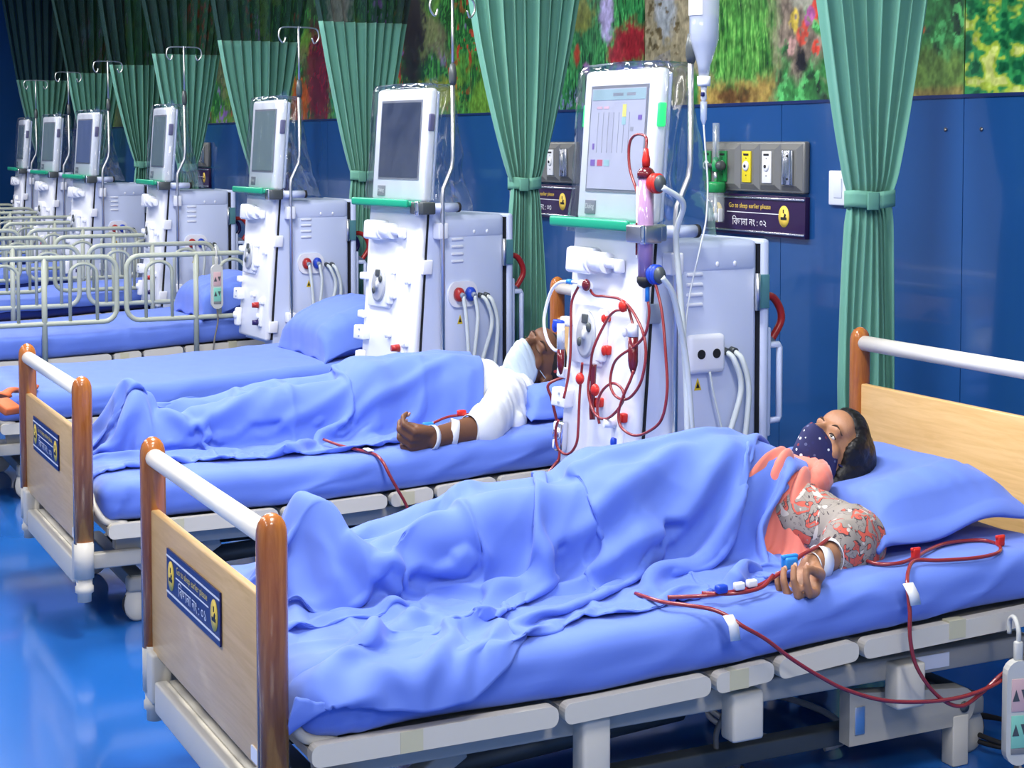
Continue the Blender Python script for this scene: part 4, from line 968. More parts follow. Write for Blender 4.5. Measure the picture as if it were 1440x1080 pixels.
MBd = dict(
    legs=[(V3(-.13, .30, .41), V3(-.09, .29, .51), .040, .026), (V3(.0, .31, .41), V3(-.03, .29, .505), .040, .026),
          (V3(-.13, .30, .405), V3(-.12, .74, .44), .045, .055), (V3(.0, .31, .405), V3(.01, .74, .44), .045, .055),
          (V3(-.12, .74, .445), V3(-.12, 1.12, .44), .058, .08), (V3(.01, .74, .445), V3(.02, 1.12, .44), .058, .08)],
    torso=[(V3(-.12, 1.14, .455), V3(.02, 1.14, .455), .095, .095), (V3(-.10, 1.18, .46), V3(-.10, 1.46, .462), .085, .092), (V3(.0, 1.18, .46), V3(.0, 1.46, .462), .085, .092),
           (V3(-.12, 1.46, .46), V3(-.12, 1.60, .455), .095, .085), (V3(.02, 1.46, .46), V3(.02, 1.60, .455), .095, .085), (V3(-.20, 1.64, .45), V3(.13, 1.64, .45), .068, .068)],
    arm=[(V3(.15, 1.63, .448), V3(.395, 1.435, .420), .055, .044), (V3(.395, 1.435, .420), V3(.445, 1.20, .408), .042, .029)],
    farm=[(V3(-.22, 1.62, .45), V3(-.34, 1.36, .42), .055, .043), (V3(-.34, 1.36, .42), V3(-.24, 1.12, .45), .042, .03)])
M_caps = [(a, b, ra + pad, rb + pad) for k, pad in (('legs', .010), ('torso', .022), ('farm', .014)) for a, b, ra, rb in MBd[k]]
def man_blanket():
    n, m = 64, 88; dv = .0212; tt = np.linspace(0, 1, m); du = .0200 * (1 - .08 * sstep(.2, .9, tt))
    hem_t = [0, .12, .3, .5, .62, .70, .80, .9, 1]
    hem = np.array([(.30, .06, .375), (.27, .2, .38), (.26, .45, .38), (.30, .70, .382), (.36, .88, .385), (.38, 1.0, .392), (.33, 1.12, .40), (.32, 1.25, .41), (.27, 1.36, .425)])
    hx = np.array([np.interp(tt, hem_t, hem[:, k]) for k in range(3)]).T
    P = sheet_start(n, m, ([0, 1], [-.50, -.50]), (tt, hx[:, 0]), ([0, .5, 1], [.05, .06, .06]), ([0, .5, .75, 1], [1.60, 1.57, 1.50, 1.36]), .66, 15, .03)
    s = np.linspace(0, 1, n)[:, None]; t = tt[None, :]
    P[..., 2] += .06 * np.sin(t * 22 - s * 7) * np.exp(-((s - .8) / .25) ** 2)
    pins = [(n - 1, j, hx[j], .3, 25) for j in range(m)]
    ti = int(n * .43); tj = int(m * .165)
    pins += [(ti, tj, V3(-.06, .262, .592), 1, 0), (ti + 2, tj + 1, V3(-.01, .27, .565), .4, 0), (ti - 3, tj, V3(-.13, .262, .575), .4, 0)]
    return cloth_sim(P, du, dv * (1 - .12 * sstep(.55, 1, np.linspace(0, 1, n))), M_caps, seed=5, steps=120, iters=10, pins=pins)
mbk = cloth_object('blanket', man_blanket(), *BEDS[1], M_sheet, crs=23, folds=[([(.429, .172), (.55, .23), (.70, .29), (.90, .42)], .020), ([(.60, .48), (.68, .38), (.72, .26)], .016), ([(.58, .95), (.68, .80), (.76, .644), (.93, .52)], .018), ([(.62, .97), (.80, .95), (.96, .91)], .014), ([(.62, .68), (.70, .56), (.73, .414)], .014), ([(.40, .14), (.55, .10), (.80, .08)], .016)])
tag(mbk, 'creased blue blanket over the patient in the white shirt', 'blanket', 'blue blankets over the patients')
# ------------------------------------------------------------------ the patients themselves
def unit(v): v = np.asarray(v, float); return v / np.linalg.norm(v)
def capsule(mb, a, b, ra, rb, n=16):
    a, b = Vector(a), Vector(b); k = 6
    mb.tube([a + (b - a) * (i / k) for i in range(k + 1)], [ra + (rb - ra) * i / k for i in range(k + 1)], n); mb.ball(a, ra, n, 10); mb.ball(b, rb, n, 10)
def frame(l, f, u): return Matrix(((l[0], f[0], u[0]), (l[1], f[1], u[1]), (l[2], f[2], u[2])))
def fuse(mb, voxel, smooth=4, disp=None):
    """fuse overlapping pieces into one continuous skin; returns verts, faces in true proportion"""
    me = mb.mesh('tmp'); o = bpy.data.objects.new('tmp', me); COL.objects.link(o)
    md = o.modifiers.new('r', 'REMESH'); md.mode = 'VOXEL'; md.voxel_size = voxel; md.use_smooth_shade = True
    if smooth: sm = o.modifiers.new('s', 'SMOOTH'); sm.iterations = smooth; sm.factor = .5
    dg = bpy.context.evaluated_depsgraph_get(); ev = bpy.data.meshes.new_from_object(o.evaluated_get(dg))
    n = len(ev.vertices); co = np.zeros(n * 3); ev.vertices.foreach_get('co', co); co = co.reshape(-1, 3)
    no = np.zeros(n * 3); ev.vertices.foreach_get('normal', no); no = no.reshape(-1, 3)
    fs = [tuple(p.vertices) for p in ev.polygons]
    bpy.data.objects.remove(o); bpy.data.meshes.remove(me); bpy.data.meshes.remove(ev)
    if disp is not None: co = co + no * disp(co)[:, None]
    return co, fs
def skin_object(name, co, fs, m, parent=None):
    co = co.copy(); co[:, 2] *= ZS; mb = MB(); mb.add(co.tolist(), fs, True); return mb.build(name, m, parent, fix=False)
def zsc(mb): mb.v = [(p[0], p[1], p[2] * ZS) for p in mb.v]; return mb

class Head:
    def __init__(s, H, u, f, turn=0, k=1.0):
        s.H = np.array(H, float); s.u = unit(u); f = unit(np.asarray(f) - np.dot(f, s.u) * s.u); l = np.cross(s.u, f)
        s.f = math.cos(turn) * f + math.sin(turn) * l; s.l = np.cross(s.u, s.f); s.k = k; s.M = frame(s.l, s.f, s.u)
    def p(s, l, f, u): return s.H + s.k * (s.l * l + s.f * f + s.u * u)
    def skin(s, mb, ears=True):
        k = s.k
        def ell(c, r): mb.ball(s.p(*c), tuple(q * k for q in r), 22, 14, M=s.M)
        ell((0, -.012, .034), (.073, .088, .082)); ell((0, .020, -.030), (.061, .066, .084)); ell((0, .045, -.088), (.030, .026, .026)); ell((0, .028, -.070), (.048, .045, .038))
        ell((0, .058, .046), (.052, .026, .042))                                     # forehead
        capsule(mb, s.p(-.034, .073, .020), s.p(.034, .073, .020), .012 * k, .012 * k)   # brow
        capsule(mb, s.p(0, .082, .010), s.p(0, .102, -.026), .008 * k, .0125 * k); ell((.010, .090, -.030), (.008, .010, .008)); ell((-.010, .090, -.030), (.008, .010, .008))
        for sg in (1, -1):
            ell((sg * .036, .050, -.020), (.027, .018, .026)); ell((sg * .031, .066, .001), (.014, .0105, .0075))        # cheekbone, lid
            if ears: mb.ball(s.p(sg * .073, -.014, -.010), (.010 * k, .020 * k, .030 * k), 14, 10, M=s.M)                            # ear
        ell((0, .080, -.060), (.021, .011, .010))
    def mask(s, pleats=3, drop=0.0, top=0.0):
        """fabric face mask: rows from the nose bridge to below the chin, columns from cheek to cheek"""
        rows = [(.000, .090, .048, .042), (-.016, .110, .060, .034), (-.036, .113, .067, .022), (-.058, .104, .069, .012), (-.082, .094, .066, .006), (-.104, .074, .057, .004), (-.114, .052, .048, .004)]
        rows = [(u + top * (1 - i / 6), f, h, e) for i, (u, f, h, e) in enumerate(rows)]
        t = np.linspace(0, 1, 37); rr = np.array(rows); ti = np.linspace(0, 1, len(rows)); R = np.array([np.interp(t, ti, rr[:, k]) for k in range(4)]).T
        G = []
        for (u, fc, hw, fe) in R:
            row = []
            for a in np.linspace(-1, 1, 25):
                b = abs(a); f = fe + (fc - fe) * (1 - b ** 1.7); l = math.copysign(hw * (b ** .92), a)
                f += .0055 * (abs(math.sin(u * math.pi / .021)) - .5) * (1 - b ** 3) if pleats else .0
                row.append(s.p(l * 1.04, f + drop, u))
            G.append(row)
        return np.array(G)

def hand(mb, w, d, n, side, curl, k=1.0, spread=.06, thumb=(.7, .5)):
    """w wrist, d towards fingers, n out of the palm, side towards the thumb"""
    d = unit(d); n = unit(np.asarray(n) - np.dot(n, d) * d); side = unit(np.asarray(side) - np.dot(side, d) * d - np.dot(side, n) * n)
    L = [(.036, .030, .042, .024, .020), (.012, .084, .047, .028, .021), (-.012, .080, .043, .026, .020), (-.034, .072, .033, .020, .018)]
    L[0] = (.034, .080, .040, .025, .020)
    tips = []
    for i, (o, pl, a, b, c) in enumerate(L):
        k0 = w + side * (o * .62 * k) + d * (.008 * k); kn = w + side * (o * k) + d * (pl * k) - n * (.003 * k)
        capsule(mb, k0, kn, .0135 * k, .0115 * k, 12)
        cu = curl[i] if hasattr(curl[0], '__len__') else curl; th = 0; q = kn; rad = .0100 * k if i < 3 else .0088 * k
        for seg, (ln, c_) in enumerate(zip((a, b, c), cu)):
            th += c_; dd = math.cos(th) * d + math.sin(th) * n + side * (spread * (1.5 - i)); e = q + unit(dd) * ln * k
            capsule(mb, q, e, rad * (1 - .07 * seg), rad * (1 - .07 * (seg + 1)), 12); q = e
        tips.append((q, unit(dd), rad))
    b0 = w + side * (.022 * k) + d * (.018 * k); d1 = unit(d * .75 + side * thumb[0] + n * .25); e1 = b0 + d1 * (.044 * k); capsule(mb, b0, e1, .0155 * k, .0115 * k, 12)
    d2 = unit(d * .85 + side * (thumb[0] - .45) + n * thumb[1]); e2 = e1 + d2 * (.034 * k); capsule(mb, e1, e2, .0112 * k, .0095 * k, 12)
    d3 = unit(d * .8 + side * (thumb[0] - .75) + n * thumb[1] * 1.2); e3 = e2 + d3 * (.026 * k); capsule(mb, e2, e3, .0095 * k, .0078 * k, 12); tips.append((e3, d3, .008 * k))
    for o in (.018, 0, -.018): capsule(mb, w + side * (o * k) + d * (.02 * k), w + side * (o * 1.2 * k) + d * (.066 * k), .0145 * k, .0125 * k, 10)
    return tips
def nails(tips, n, parent, m):
    for q, d, r in tips:
        up = unit(-np.asarray(n) + np.dot(n, d) * d); s = np.cross(d, up); mb = MB(); mb.ball(q + d * (r * .35) + up * (r * .62), (r * .62, r * .85, r * .35), 10, 6, M=frame(s, d, up)); zsc(mb).build('fingernail', m, parent)

def skin_mat(name, c, c2):
    m = mat(name, c, .45, var=.14, vscale=22, bump=.12, bscale=260, spec=.4, sss=.08); return m
def swirl_print():
    m = mat('printed_cotton', lin(176, 168, 160), .75); nt = m.node_tree; b = nt.nodes['Principled BSDF']; tc = nt.nodes.new('ShaderNodeTexCoord')
    def layer(scale, lo, hi, col, prev, dist):
        n = nt.nodes.new('ShaderNodeTexNoise'); n.inputs['Scale'].default_value = scale; n.inputs['Detail'].default_value = 1; n.inputs['Distortion'].default_value = dist; nt.links.new(tc.outputs['Object'], n.inputs['Vector'])
        r = nt.nodes.new('ShaderNodeValToRGB'); r.color_ramp.interpolation = 'CONSTANT'; e = r.color_ramp.elements; e[0].color = (0, 0, 0, 1); e[1].position = lo; e[1].color = (1, 1, 1, 1); k = e.new(hi); k.color = (0, 0, 0, 1)
        nt.links.new(n.outputs['Fac'], r.inputs[0]); mx = nt.nodes.new('ShaderNodeMix'); mx.data_type = 'RGBA'; nt.links.new(r.outputs[0], mx.inputs[0])
        if prev is None: mx.inputs[6].default_value = (*lin(150, 142, 134), 1)
        else: nt.links.new(prev, mx.inputs[6])
        mx.inputs[7].default_value = (*lin(*col), 1); return mx.outputs[2]
    o = layer(20, .56, .66, (206, 92, 76), None, 1.5); o = layer(20, .535, .56, (70, 60, 64), o, 1.5); o = layer(26, .40, .43, (92, 84, 84), o, 2); o = layer(24, .68, 1, (196, 188, 180), o, 1)
    nt.links.new(o, b.inputs['Base Color']); return m
def dots_mat():
    m = mat('dotted_navy_cotton', lin(34, 36, 84), .75); nt = m.node_tree; b = nt.nodes['Principled BSDF']; tc = nt.nodes.new('ShaderNodeTexCoord')
    v = nt.nodes.new('ShaderNodeTexVoronoi'); v.inputs['Scale'].default_value = 62; v.inputs['Randomness'].default_value = .55; nt.links.new(tc.outputs['Object'], v.inputs['Vector'])
    lt = nt.nodes.new('ShaderNodeMath'); lt.operation = 'LESS_THAN'; lt.inputs[1].default_value = .26; nt.links.new(v.outputs['Distance'], lt.inputs[0])
    sp = nt.nodes.new('ShaderNodeSeparateColor'); nt.links.new(v.outputs['Color'], sp.inputs[0]); cr = nt.nodes.new('ShaderNodeValToRGB'); cr.color_ramp.interpolation = 'CONSTANT'
    e = cr.color_ramp.elements; e[0].color = (*lin(36, 40, 92), 1); e[1].position = .35; e[1].color = (*lin(220, 222, 226), 1); k = e.new(.68); k.color = (*lin(120, 44, 60), 1); k = e.new(.82); k.color = (*lin(86, 92, 130), 1)
    nt.links.new(sp.outputs[0], cr.inputs[0]); mx = nt.nodes.new('ShaderNodeMix'); mx.data_type = 'RGBA'; mx.inputs[6].default_value = (*lin(34, 36, 84), 1)
    nt.links.new(lt.outputs[0], mx.inputs[0]); nt.links.new(cr.outputs[0], mx.inputs[7]); nt.links.new(mx.outputs[2], b.inputs['Base Color']); return m
M_skin1 = skin_mat('brown_skin', lin(164, 118, 88), 0); M_skin2 = skin_mat('dark_brown_skin', lin(112, 76, 56), 0)
M_nail = mat('nail', lin(196, 150, 130), .3); M_hair = mat('black_hair', (.008, .007, .008), .38, bump=.35, bscale=60, stretch=(1, 1, 1), spec=.4)
M_print = swirl_print(); M_dots = dots_mat(); M_coral = mat('coral_chiffon', lin(226, 122, 104), .7, var=.1, vscale=9, sheen=.3); M_shirt = mat('white_cotton', lin(214, 218, 224), .8, bump=.1, bscale=500)
M_mask = mat('white_mask', lin(196, 212, 222), .75, bump=.1, bscale=300); M_tape = mat('medical_tape', lin(228, 230, 232), .6); M_eye = mat('eye_white', lin(224, 220, 214), .2); M_iris = mat('dark_iris', (.012, .008, .006), .1)
M_brow = mat('eyebrow_hair', lin(58, 40, 32), .8)
def cap_top(x, y, caps, base):
    z = base.copy()
    for a, b, ra, rb in caps:
        for t in np.linspace(0, 1, 14):
            c = a + (b - a) * t; r = ra + (rb - ra) * t; d2 = (x - c[0]) ** 2 + (y - c[1]) ** 2; z = np.maximum(z, np.where(d2 < r * r, c[2] + np.sqrt(np.maximum(r * r - d2, 0)), -1))
    return z
def limb_band(a, b, t, r, w, name, m, parent, tilt=(0, 0, 0)):
    """tape wrapped once round a limb"""
    a, b = np.array(a), np.array(b); c = a + (b - a) * t; d = unit(unit(b - a) + np.array(tilt)); mb = MB().tube([c - d * w / 2, c + d * w / 2], r, 20, cap=False); o = zsc(mb).build(name, m, parent)
    md = o.modifiers.new('t', 'SOLIDIFY'); md.thickness = .0015; return o

# ---- patient with black hair
wp = thing('person', 'person with black hair and navy dotted mask lying in the nearest bed, coral scarf', 'person', (*BEDS[0], 0), 0, 'patients lying in bed')
hw_ = Head((-.045, 1.742, .526), (0, .86, .51), (0, -.51, .86), turn=.22, k=1.0)
mb = MB()
for k in ('legs', 'torso', 'arm', 'farm'):
    for a, b, ra, rb in WB[k]: capsule(mb, a, b, ra * .93, rb * .93)
hw_.skin(mb, False); capsule(mb, (-.05, 1.53, .455), hw_.p(0, -.015, -.06), .05, .046)
wr = np.array((.375, 1.365, .410)); hn = (-.10, -.35, .90); tips = hand(mb, wr, (.62, -.74, -.42), hn, (.9, .42, .1), [(.55, 1.05, .7), (.65, 1.15, .75), (.72, 1.15, .8), (.78, 1.15, .8)], 1.06, thumb=(.55, .75))
tips += [] ; hand(mb, np.array((-.20, 1.02, .47)), (.5, -.8, .1), (0, 0, -1), (0, -1, 0), (.2, .3, .2), .95)
co, fs = fuse(mb, .0046, 6); wbody = skin_object('body', co, fs, M_skin1, wp); nails(tips, hn, wbody, M_nail)
# eyes and brows
for sg in (1, -1):
    e = MB(); e.ball(hw_.p(sg * .031, .0735, .0005), (.0105, .0055, .0042), 14, 9, M=hw_.M); e = zsc(e).build('eye', M_eye, wbody)
    i = MB(); i.ball(hw_.p(sg * .0318, .0775, .001), (.0048, .0022, .0040), 12, 8, M=hw_.M); zsc(i).build('iris', M_iris, e) if False else zsc(i).build('iris', M_iris, wbody)
    b = MB(); b.tube(catmull([hw_.p(sg * .019, .0765, .003), hw_.p(sg * .031, .0785, .0050), hw_.p(sg * .044, .0715, .0015)], 5), [.0012 + .0006 * math.sin(q / 10 * 3.14) for q in range(11)], 8); zsc(b).build('eyelid', M_brow, wbody)
    b = MB(); b.tube(catmull([hw_.p(sg * .015, .0835, .020), hw_.p(sg * .031, .0835, .0250), hw_.p(sg * .050, .070, .020)], 5), [.0012 + .0012 * math.sin(q / 10 * 3.14) for q in range(11)], 8); zsc(b).build('eyebrow', M_brow, wbody)
G = hw_.mask(0, .004, -.010); G[..., 2] *= ZS; mk = MB().grid(G).build('face_mask', M_dots, wp); md = mk.modifiers.new('t', 'SOLIDIFY'); md.thickness = .003; md.offset = 1
for sg in (1, -1):
    st = MB().tube(catmull([hw_.p(sg * .062, .03, -.02), hw_.p(sg * .074, .0, .0), hw_.p(sg * .076, -.02, .008)], 5), .0022, 6); zsc(st).build('mask_strap', M_dots, mk)
# hair: parted mass falling back onto the pillow
mb = MB()
def hell(c, r): mb.ball(hw_.p(*c), r, 26, 16, M=hw_.M)
hell((0, -.030, .040), (.083, .085, .090)); hell((0, .012, .078), (.064, .058, .048)); hell((0, -.085, .02), (.098, .060, .095)); hell((.058, -.035, -.01), (.036, .058, .09)); hell((-.055, -.035, -.01), (.034, .055, .085)); hell((.05, -.075, -.075), (.055, .045, .06)); hell((.05, -.10, .05), (.06, .04, .06)); hell((0, -.09, -.05), (.07, .045, .07)); hell((.062, .010, .038), (.020, .038, .048)); hell((-.062, .010, .038), (.020, .038, .048))
def hair_disp(co):
    r = co - hw_.H; a = np.arctan2(r @ hw_.l, r @ hw_.u + .3 * (r @ hw_.f)); return .0035 * (vnoise(a * 26, r @ hw_.f * 14, 4) - .4) + .0022 * (vnoise(a * 60, r @ hw_.f * 20, 6) - .5)
co, fs = fuse(mb, .0045, 4, hair_disp); skin_object('hair', co, fs, M_hair, wp)
# printed dress with loose sleeve
mb = MB()
for a, b, ra, rb in WB['torso'][3:]: capsule(mb, a, b, ra + .004, rb + .004)
a, b, ra, rb = WB['arm'][0]; capsule(mb, a, b, ra + .020, rb + .022); a2, b2, ra2, rb2 = WB['arm'][1]; capsule(mb, a2, a2 + (b2 - a2) * .34, ra2 + .026, ra2 + .018)
capsule(mb, V3(.24, 1.56, .415), V3(.33, 1.50, .405), .03, .02)
def cl_disp(sd, am, lim):
    return lambda co: np.where(co[:, 1] < lim, .25, 1) * (am * (crease(co[:, 0] * 1.0 + co[:, 2] * .7, co[:, 1], .7, 13, sd, 2) - .35) + am * .6 * (crease(co[:, 0], co[:, 1] + co[:, 2], 1.9, 19, sd + 3, 2) - .35))
co, fs = fuse(mb, .007, 4, cl_disp(31, .012, 1.47)); skin_object('dress', co, fs, M_print, wp)
# coral scarf gathered round the neck and across the chest
cen = catmull([(-.10, 1.565, 0), (-.04, 1.60, 0), (.035, 1.605, 0), (.10, 1.555, 0), (.155, 1.48, 0), (.195, 1.41, 0), (.215, 1.36, 0)], 9); G = []
wcap = [(a, b, ra + .012, rb + .012) for k in ('torso',) for a, b, ra, rb in WB[k]] + [(WB['arm'][0][0], WB['arm'][0][0] + (WB['arm'][0][1] - WB['arm'][0][0]) * .5, .062, .05)]
for i, c in enumerate(cen):
    a = cen[max(0, i - 1)]; b = cen[min(len(cen) - 1, i + 1)]; t_ = (b - a).normalized(); nn = Vector((-t_.y, t_.x, 0)); s_ = i / (len(cen) - 1); w = .05 + .05 * s_; row = []
    for j in range(25):
        q = j / 24 * 2 - 1; p_ = c - nn * (q * w) ; row.append((p_.x, p_.y, 0))
    G.append(row)
G = np.array(G); base = np.vectorize(real_top)(G[..., 1]); ss = np.linspace(0, 1, G.shape[0])[:, None]; qq = np.linspace(-1, 1, 25)[None, :]
Z = cap_top(G[..., 0], G[..., 1], wcap, base); 
for _ in range(5): Z[1:-1, 1:-1] = np.maximum(Z[1:-1, 1:-1], .25 * (Z[:-2, 1:-1] + Z[2:, 1:-1] + Z[1:-1, :-2] + Z[1:-1, 2:]))
G[..., 2] = Z + .010 - .022 * sstep(.62, 1, ss) - .02 * sstep(.25, 0, ss) - .03 * sstep(.2, -.6, qq) * sstep(.45, .75, ss) + .013 * (np.sin(qq * 9 + ss * 4) * .5 + .5) + .007 * np.sin(qq * 19 - ss * 7) + .018 * np.exp(-((ss - .42) / .2) ** 2) * (1 - qq ** 2)
G[..., 2] *= ZS; sf = MB().grid(G).build('scarf', M_coral, wp); md = sf.modifiers.new('s', 'SUBSURF'); md.levels = md.render_levels = 1; md = sf.modifiers.new('t', 'SOLIDIFY'); md.thickness = .003; md.offset = 1
# second fold of the scarf rolled beside the neck
c2 = catmull([(-.02, 1.60, .53), (.05, 1.635, .52), (.09, 1.60, .51), (.11, 1.54, .50), (.10, 1.48, .52)], 7); mb = MB().tube(c2, [.020 + .010 * math.sin(i / (len(c2) - 1) * 3.1) for i in range(len(c2))], 14); mb.v = [(p[0] + .004 * math.sin(p[1] * 210 + p[2] * 150), p[1], p[2] + .003 * math.sin(p[0] * 260)) for p in mb.v]; zsc(mb).build('scarf_roll', M_coral, sf)
fa, fb = WB['arm'][1][0], WB['arm'][1][1]
limb_band(fa, fb, .55, .034, .030, 'tape_band', M_tape, wp, (.3, .2, 0)); limb_band(fa, fb, .78, .0305, .034, 'tape_band', M_tape, wp, (-.25, .3, .2)); limb_band(fa, fb, .97, .0285, .006, 'wrist_band', M_tape, wp, (.2, 0, .2))

# ---- patient in the white shirt
mp = thing('person', 'person in white shirt and white mask asleep in the second bed', 'person', (*BEDS[1], 0), 0, 'patients lying in bed')
hm = Head((-.01, 1.832, .532), (0, .90, .44), (0, -.44, .90), turn=.55, k=1.06)
mb = MB()
for k in ('legs', 'torso', 'arm', 'farm'):
    for a, b, ra, rb in MBd[k]: capsule(mb, a, b, ra * .93, rb * .93)
hm.skin(mb); capsule(mb, (-.03, 1.66, .45), hm.p(0, -.01, -.06), .056, .052)
wr = np.array((.445, 1.20, .408)); hn2 = (-.75, -.15, .55); tips = hand(mb, wr, (.15, -.97, -.03), hn2, (.1, -.1, .95), [(.75, 1.2, .8), (.85, 1.25, .8), (.9, 1.25, .8), (.9, 1.25, .8)], 1.05, thumb=(.12, .95))
hand(mb, np.array((-.24, 1.12, .46)), (.5, -.8, .1), (0, 0, -1), (0, -1, 0), (.2, .3, .2), 1.0)
co, fs = fuse(mb, .0048, 5); mbody = skin_object('body', co, fs, M_skin2, mp); nails(tips, hn2, mbody, M_nail)
for sg in (1, -1):
    b = MB(); b.tube(catmull([hm.p(sg * .019, .085, -.004), hm.p(sg * .031, .0865, -.008), hm.p(sg * .045, .0775, -.005)], 5), .0012, 6); zsc(b).build('closed_eyelid', M_brow, mbody)
    b = MB(); b.tube(catmull([hm.p(sg * .014, .0855, .021), hm.p(sg * .030, .0865, .026), hm.p(sg * .050, .0735, .021)], 5), [.0018 + .001 * math.sin(q / 10 * 3.14) for q in range(11)], 8); zsc(b).build('eyebrow', M_brow, mbody)
mb = MB(); mb.ball(hm.p(0, -.018, .046), (.0775 * 1.06, .087 * 1.06, .078 * 1.06), 26, 16, M=hm.M); mb.ball(hm.p(0, -.05, .0), (.072 * 1.06, .055 * 1.06, .06 * 1.06), 22, 12, M=hm.M)
co, fs = fuse(mb, .006, 3); skin_object('hair', co, fs, mat('cropped_hair', (.022, .018, .017), .8, bump=.5, bscale=400), mp)
G = hm.mask(3, .002, -.022); G[..., 2] *= ZS; mk = MB().grid(G).build('face_mask', M_mask, mp); md = mk.modifiers.new('t', 'SOLIDIFY'); md.thickness = .003; md.offset = 1
for sg in (1, -1):
    for du_, e in ((-.02, .004), (-.095, -.022)):
        st = MB().tube(catmull([hm.p(sg * .060, .034 if du_ > -.05 else .018, du_), hm.p(sg * .072, .005, (du_ + e) / 2), hm.p(sg * .080, -.022, e)], 5), .0016, 6); zsc(st).build('mask_strap', M_mask, mk)
mb = MB()
for a, b, ra, rb in MBd['torso'][3:]: capsule(mb, a, b, ra + .006, rb + .008)
a, b, ra, rb = MBd['arm'][0]; capsule(mb, a, b, ra + .018, rb + .016); capsule(mb, b, b + (MBd['arm'][1][1] - b) * .06, rb + .016, rb + .020); capsule(mb, V3(.02, 1.66, .45), V3(.10, 1.72, .46), .06, .045); capsule(mb, V3(-.10, 1.68, .47), V3(.03, 1.73, .47), .045, .04)
capsule(mb, V3(.20, 1.62, .42), V3(.30, 1.60, .41), .05, .03)
co, fs = fuse(mb, .007, 3, cl_disp(47, .015, 1.56)); skin_object('shirt', co, fs, M_shirt, mp)
col = MB().tube(catmull([(-.10, 1.70, .50), (-.04, 1.735, .515), (.03, 1.735, .505), (.075, 1.70, .49)], 6), [.012, .016] + [.017] * 15 + [.016, .012], 10); zsc(col).build('collar', M_shirt, mp)
fa, fb = MBd['arm'][1][0], MBd['arm'][1][1]
limb_band(fa, fb, .30, .0415, .028, 'tape_band', M_tape, mp, (.3, .2, 0)); limb_band(fa, fb, .62, .037, .030, 'tape_band', M_tape, mp, (-.4, .3, .2)); limb_band(fa, fb, .99, .0325, .02, 'wrist_band', M_tape, mp, (.2, 0, .2))
# ------------------------------------------------------------------ tubing, dialyzer, drip, remotes, small things
M_blood = mat('blood_line', lin(138, 44, 46), .25, coat=.5); M_bloodd = mat('blood_dark', lin(104, 22, 30), .2, coat=.5)
M_dial = mat('dialyzer_case', lin(176, 140, 180), .12, coat=.6); M_white = mat('white_plastic', lin(236, 238, 242), .35); M_thin = mat('clear_thin_tube', lin(206, 212, 220), .2, coat=.4)
M_bottle = mat('soft_bottle', lin(206, 214, 232), .12, alpha=.5, coat=.6); M_fluid = mat('saline', lin(190, 204, 232), .08, alpha=.55, coat=.5)
def tube(parent, pts, r, m, name='tube', n=8, seg=7): return MB().tube(catmull(pts, seg), r, n).build(name, m, parent)
mloc = (MACH[0][0], MACH[0][1], 0); mrz = math.radians(MACH[0][2])
# dialyzer held by the clamp
d = thing('dialyzer', 'clear cylindrical dialyzer with red and blue ends clamped to the lit-screen machine', 'dialyzer', mloc, mrz); dx, dy = .285, -.01
MB().lathe([(0, 1.155), (.024, 1.155), (.024, 1.455), (0, 1.455)], (dx, dy, 0), n=20).build('casing', M_dial, d)
MB().box((dx - .022, dy - .012, 1.32), (.006, .016, .22), .002).build('case_label', M_white, d); MB().box((dx - .0225, dy - .014, 1.27), (.007, .014, .10), .002).build('red_label', M_bloodd, d)
for z0, z1, s in ((1.455, 1.49, 1), (1.155, 1.12, -1)): MB().lathe([(0, z0), (.027, z0), (.027, z0 + s * .016), (.020, z0 + s * .028), (.008, z1), (0, z1)], (dx, dy, 0), n=20).build('end_cap', M_bloodd if s > 0 else M_dk, d)
MB().lathe([(0, 1.49), (.012, 1.49), (.013, 1.51), (.010, 1.525), (.007, 1.545), (0, 1.545)], (dx, dy, 0), n=8).build('red_connector', M_red, d)
for z, mm in ((1.44, M_red), (1.165, M_bluep)):
    c = MB()
    for r_, x_ in ((.020, .028), (.026, .042), (.020, .050), (.026, .058)): c.lathe([(0, 0), (r_, 0), (r_, .008), (0, .008)], (dx + x_, dy, z), axis='x', n=18)
    c.v = [(p[0], p[1], z + (p[2] - z) * 1.2) for p in c.v]; c = c.build('side_coupling', mm, d); MB().ball((dx + .074, dy, z), (.016, .020, .026), 14, 9).build('coupling_cap', M_darkgrey, c)
MB().cyl((dx + .01, dy, 1.15), (dx + .01, dy, 1.08), .007, 10).build('blue_connector', M_cyan, d)
h_ = MB().box((dx - .01, dy, 1.285), (.105, .066, .055), .006).build('holder_clip', M_silver, d); MB().box((dx + .035, dy - .035, 1.285), (.016, .01, .058), .003).build('clip_jaw', M_chr, h_)
for pts in ([(.37, dy, 1.43), (.36, .074, 1.379), (.31, .085, 1.281), (.31, .099, 1.128), (.31, .114, .974), (.31, .126, .819), (.31, .132, .66)], [(.37, dy, 1.16), (.36, .04, 1.10), (.33, .10, .95), (.32, .128, .82), (.31, .150, .65)]): tube(d, pts, .0095, M_hose, 'dialysate_hose')
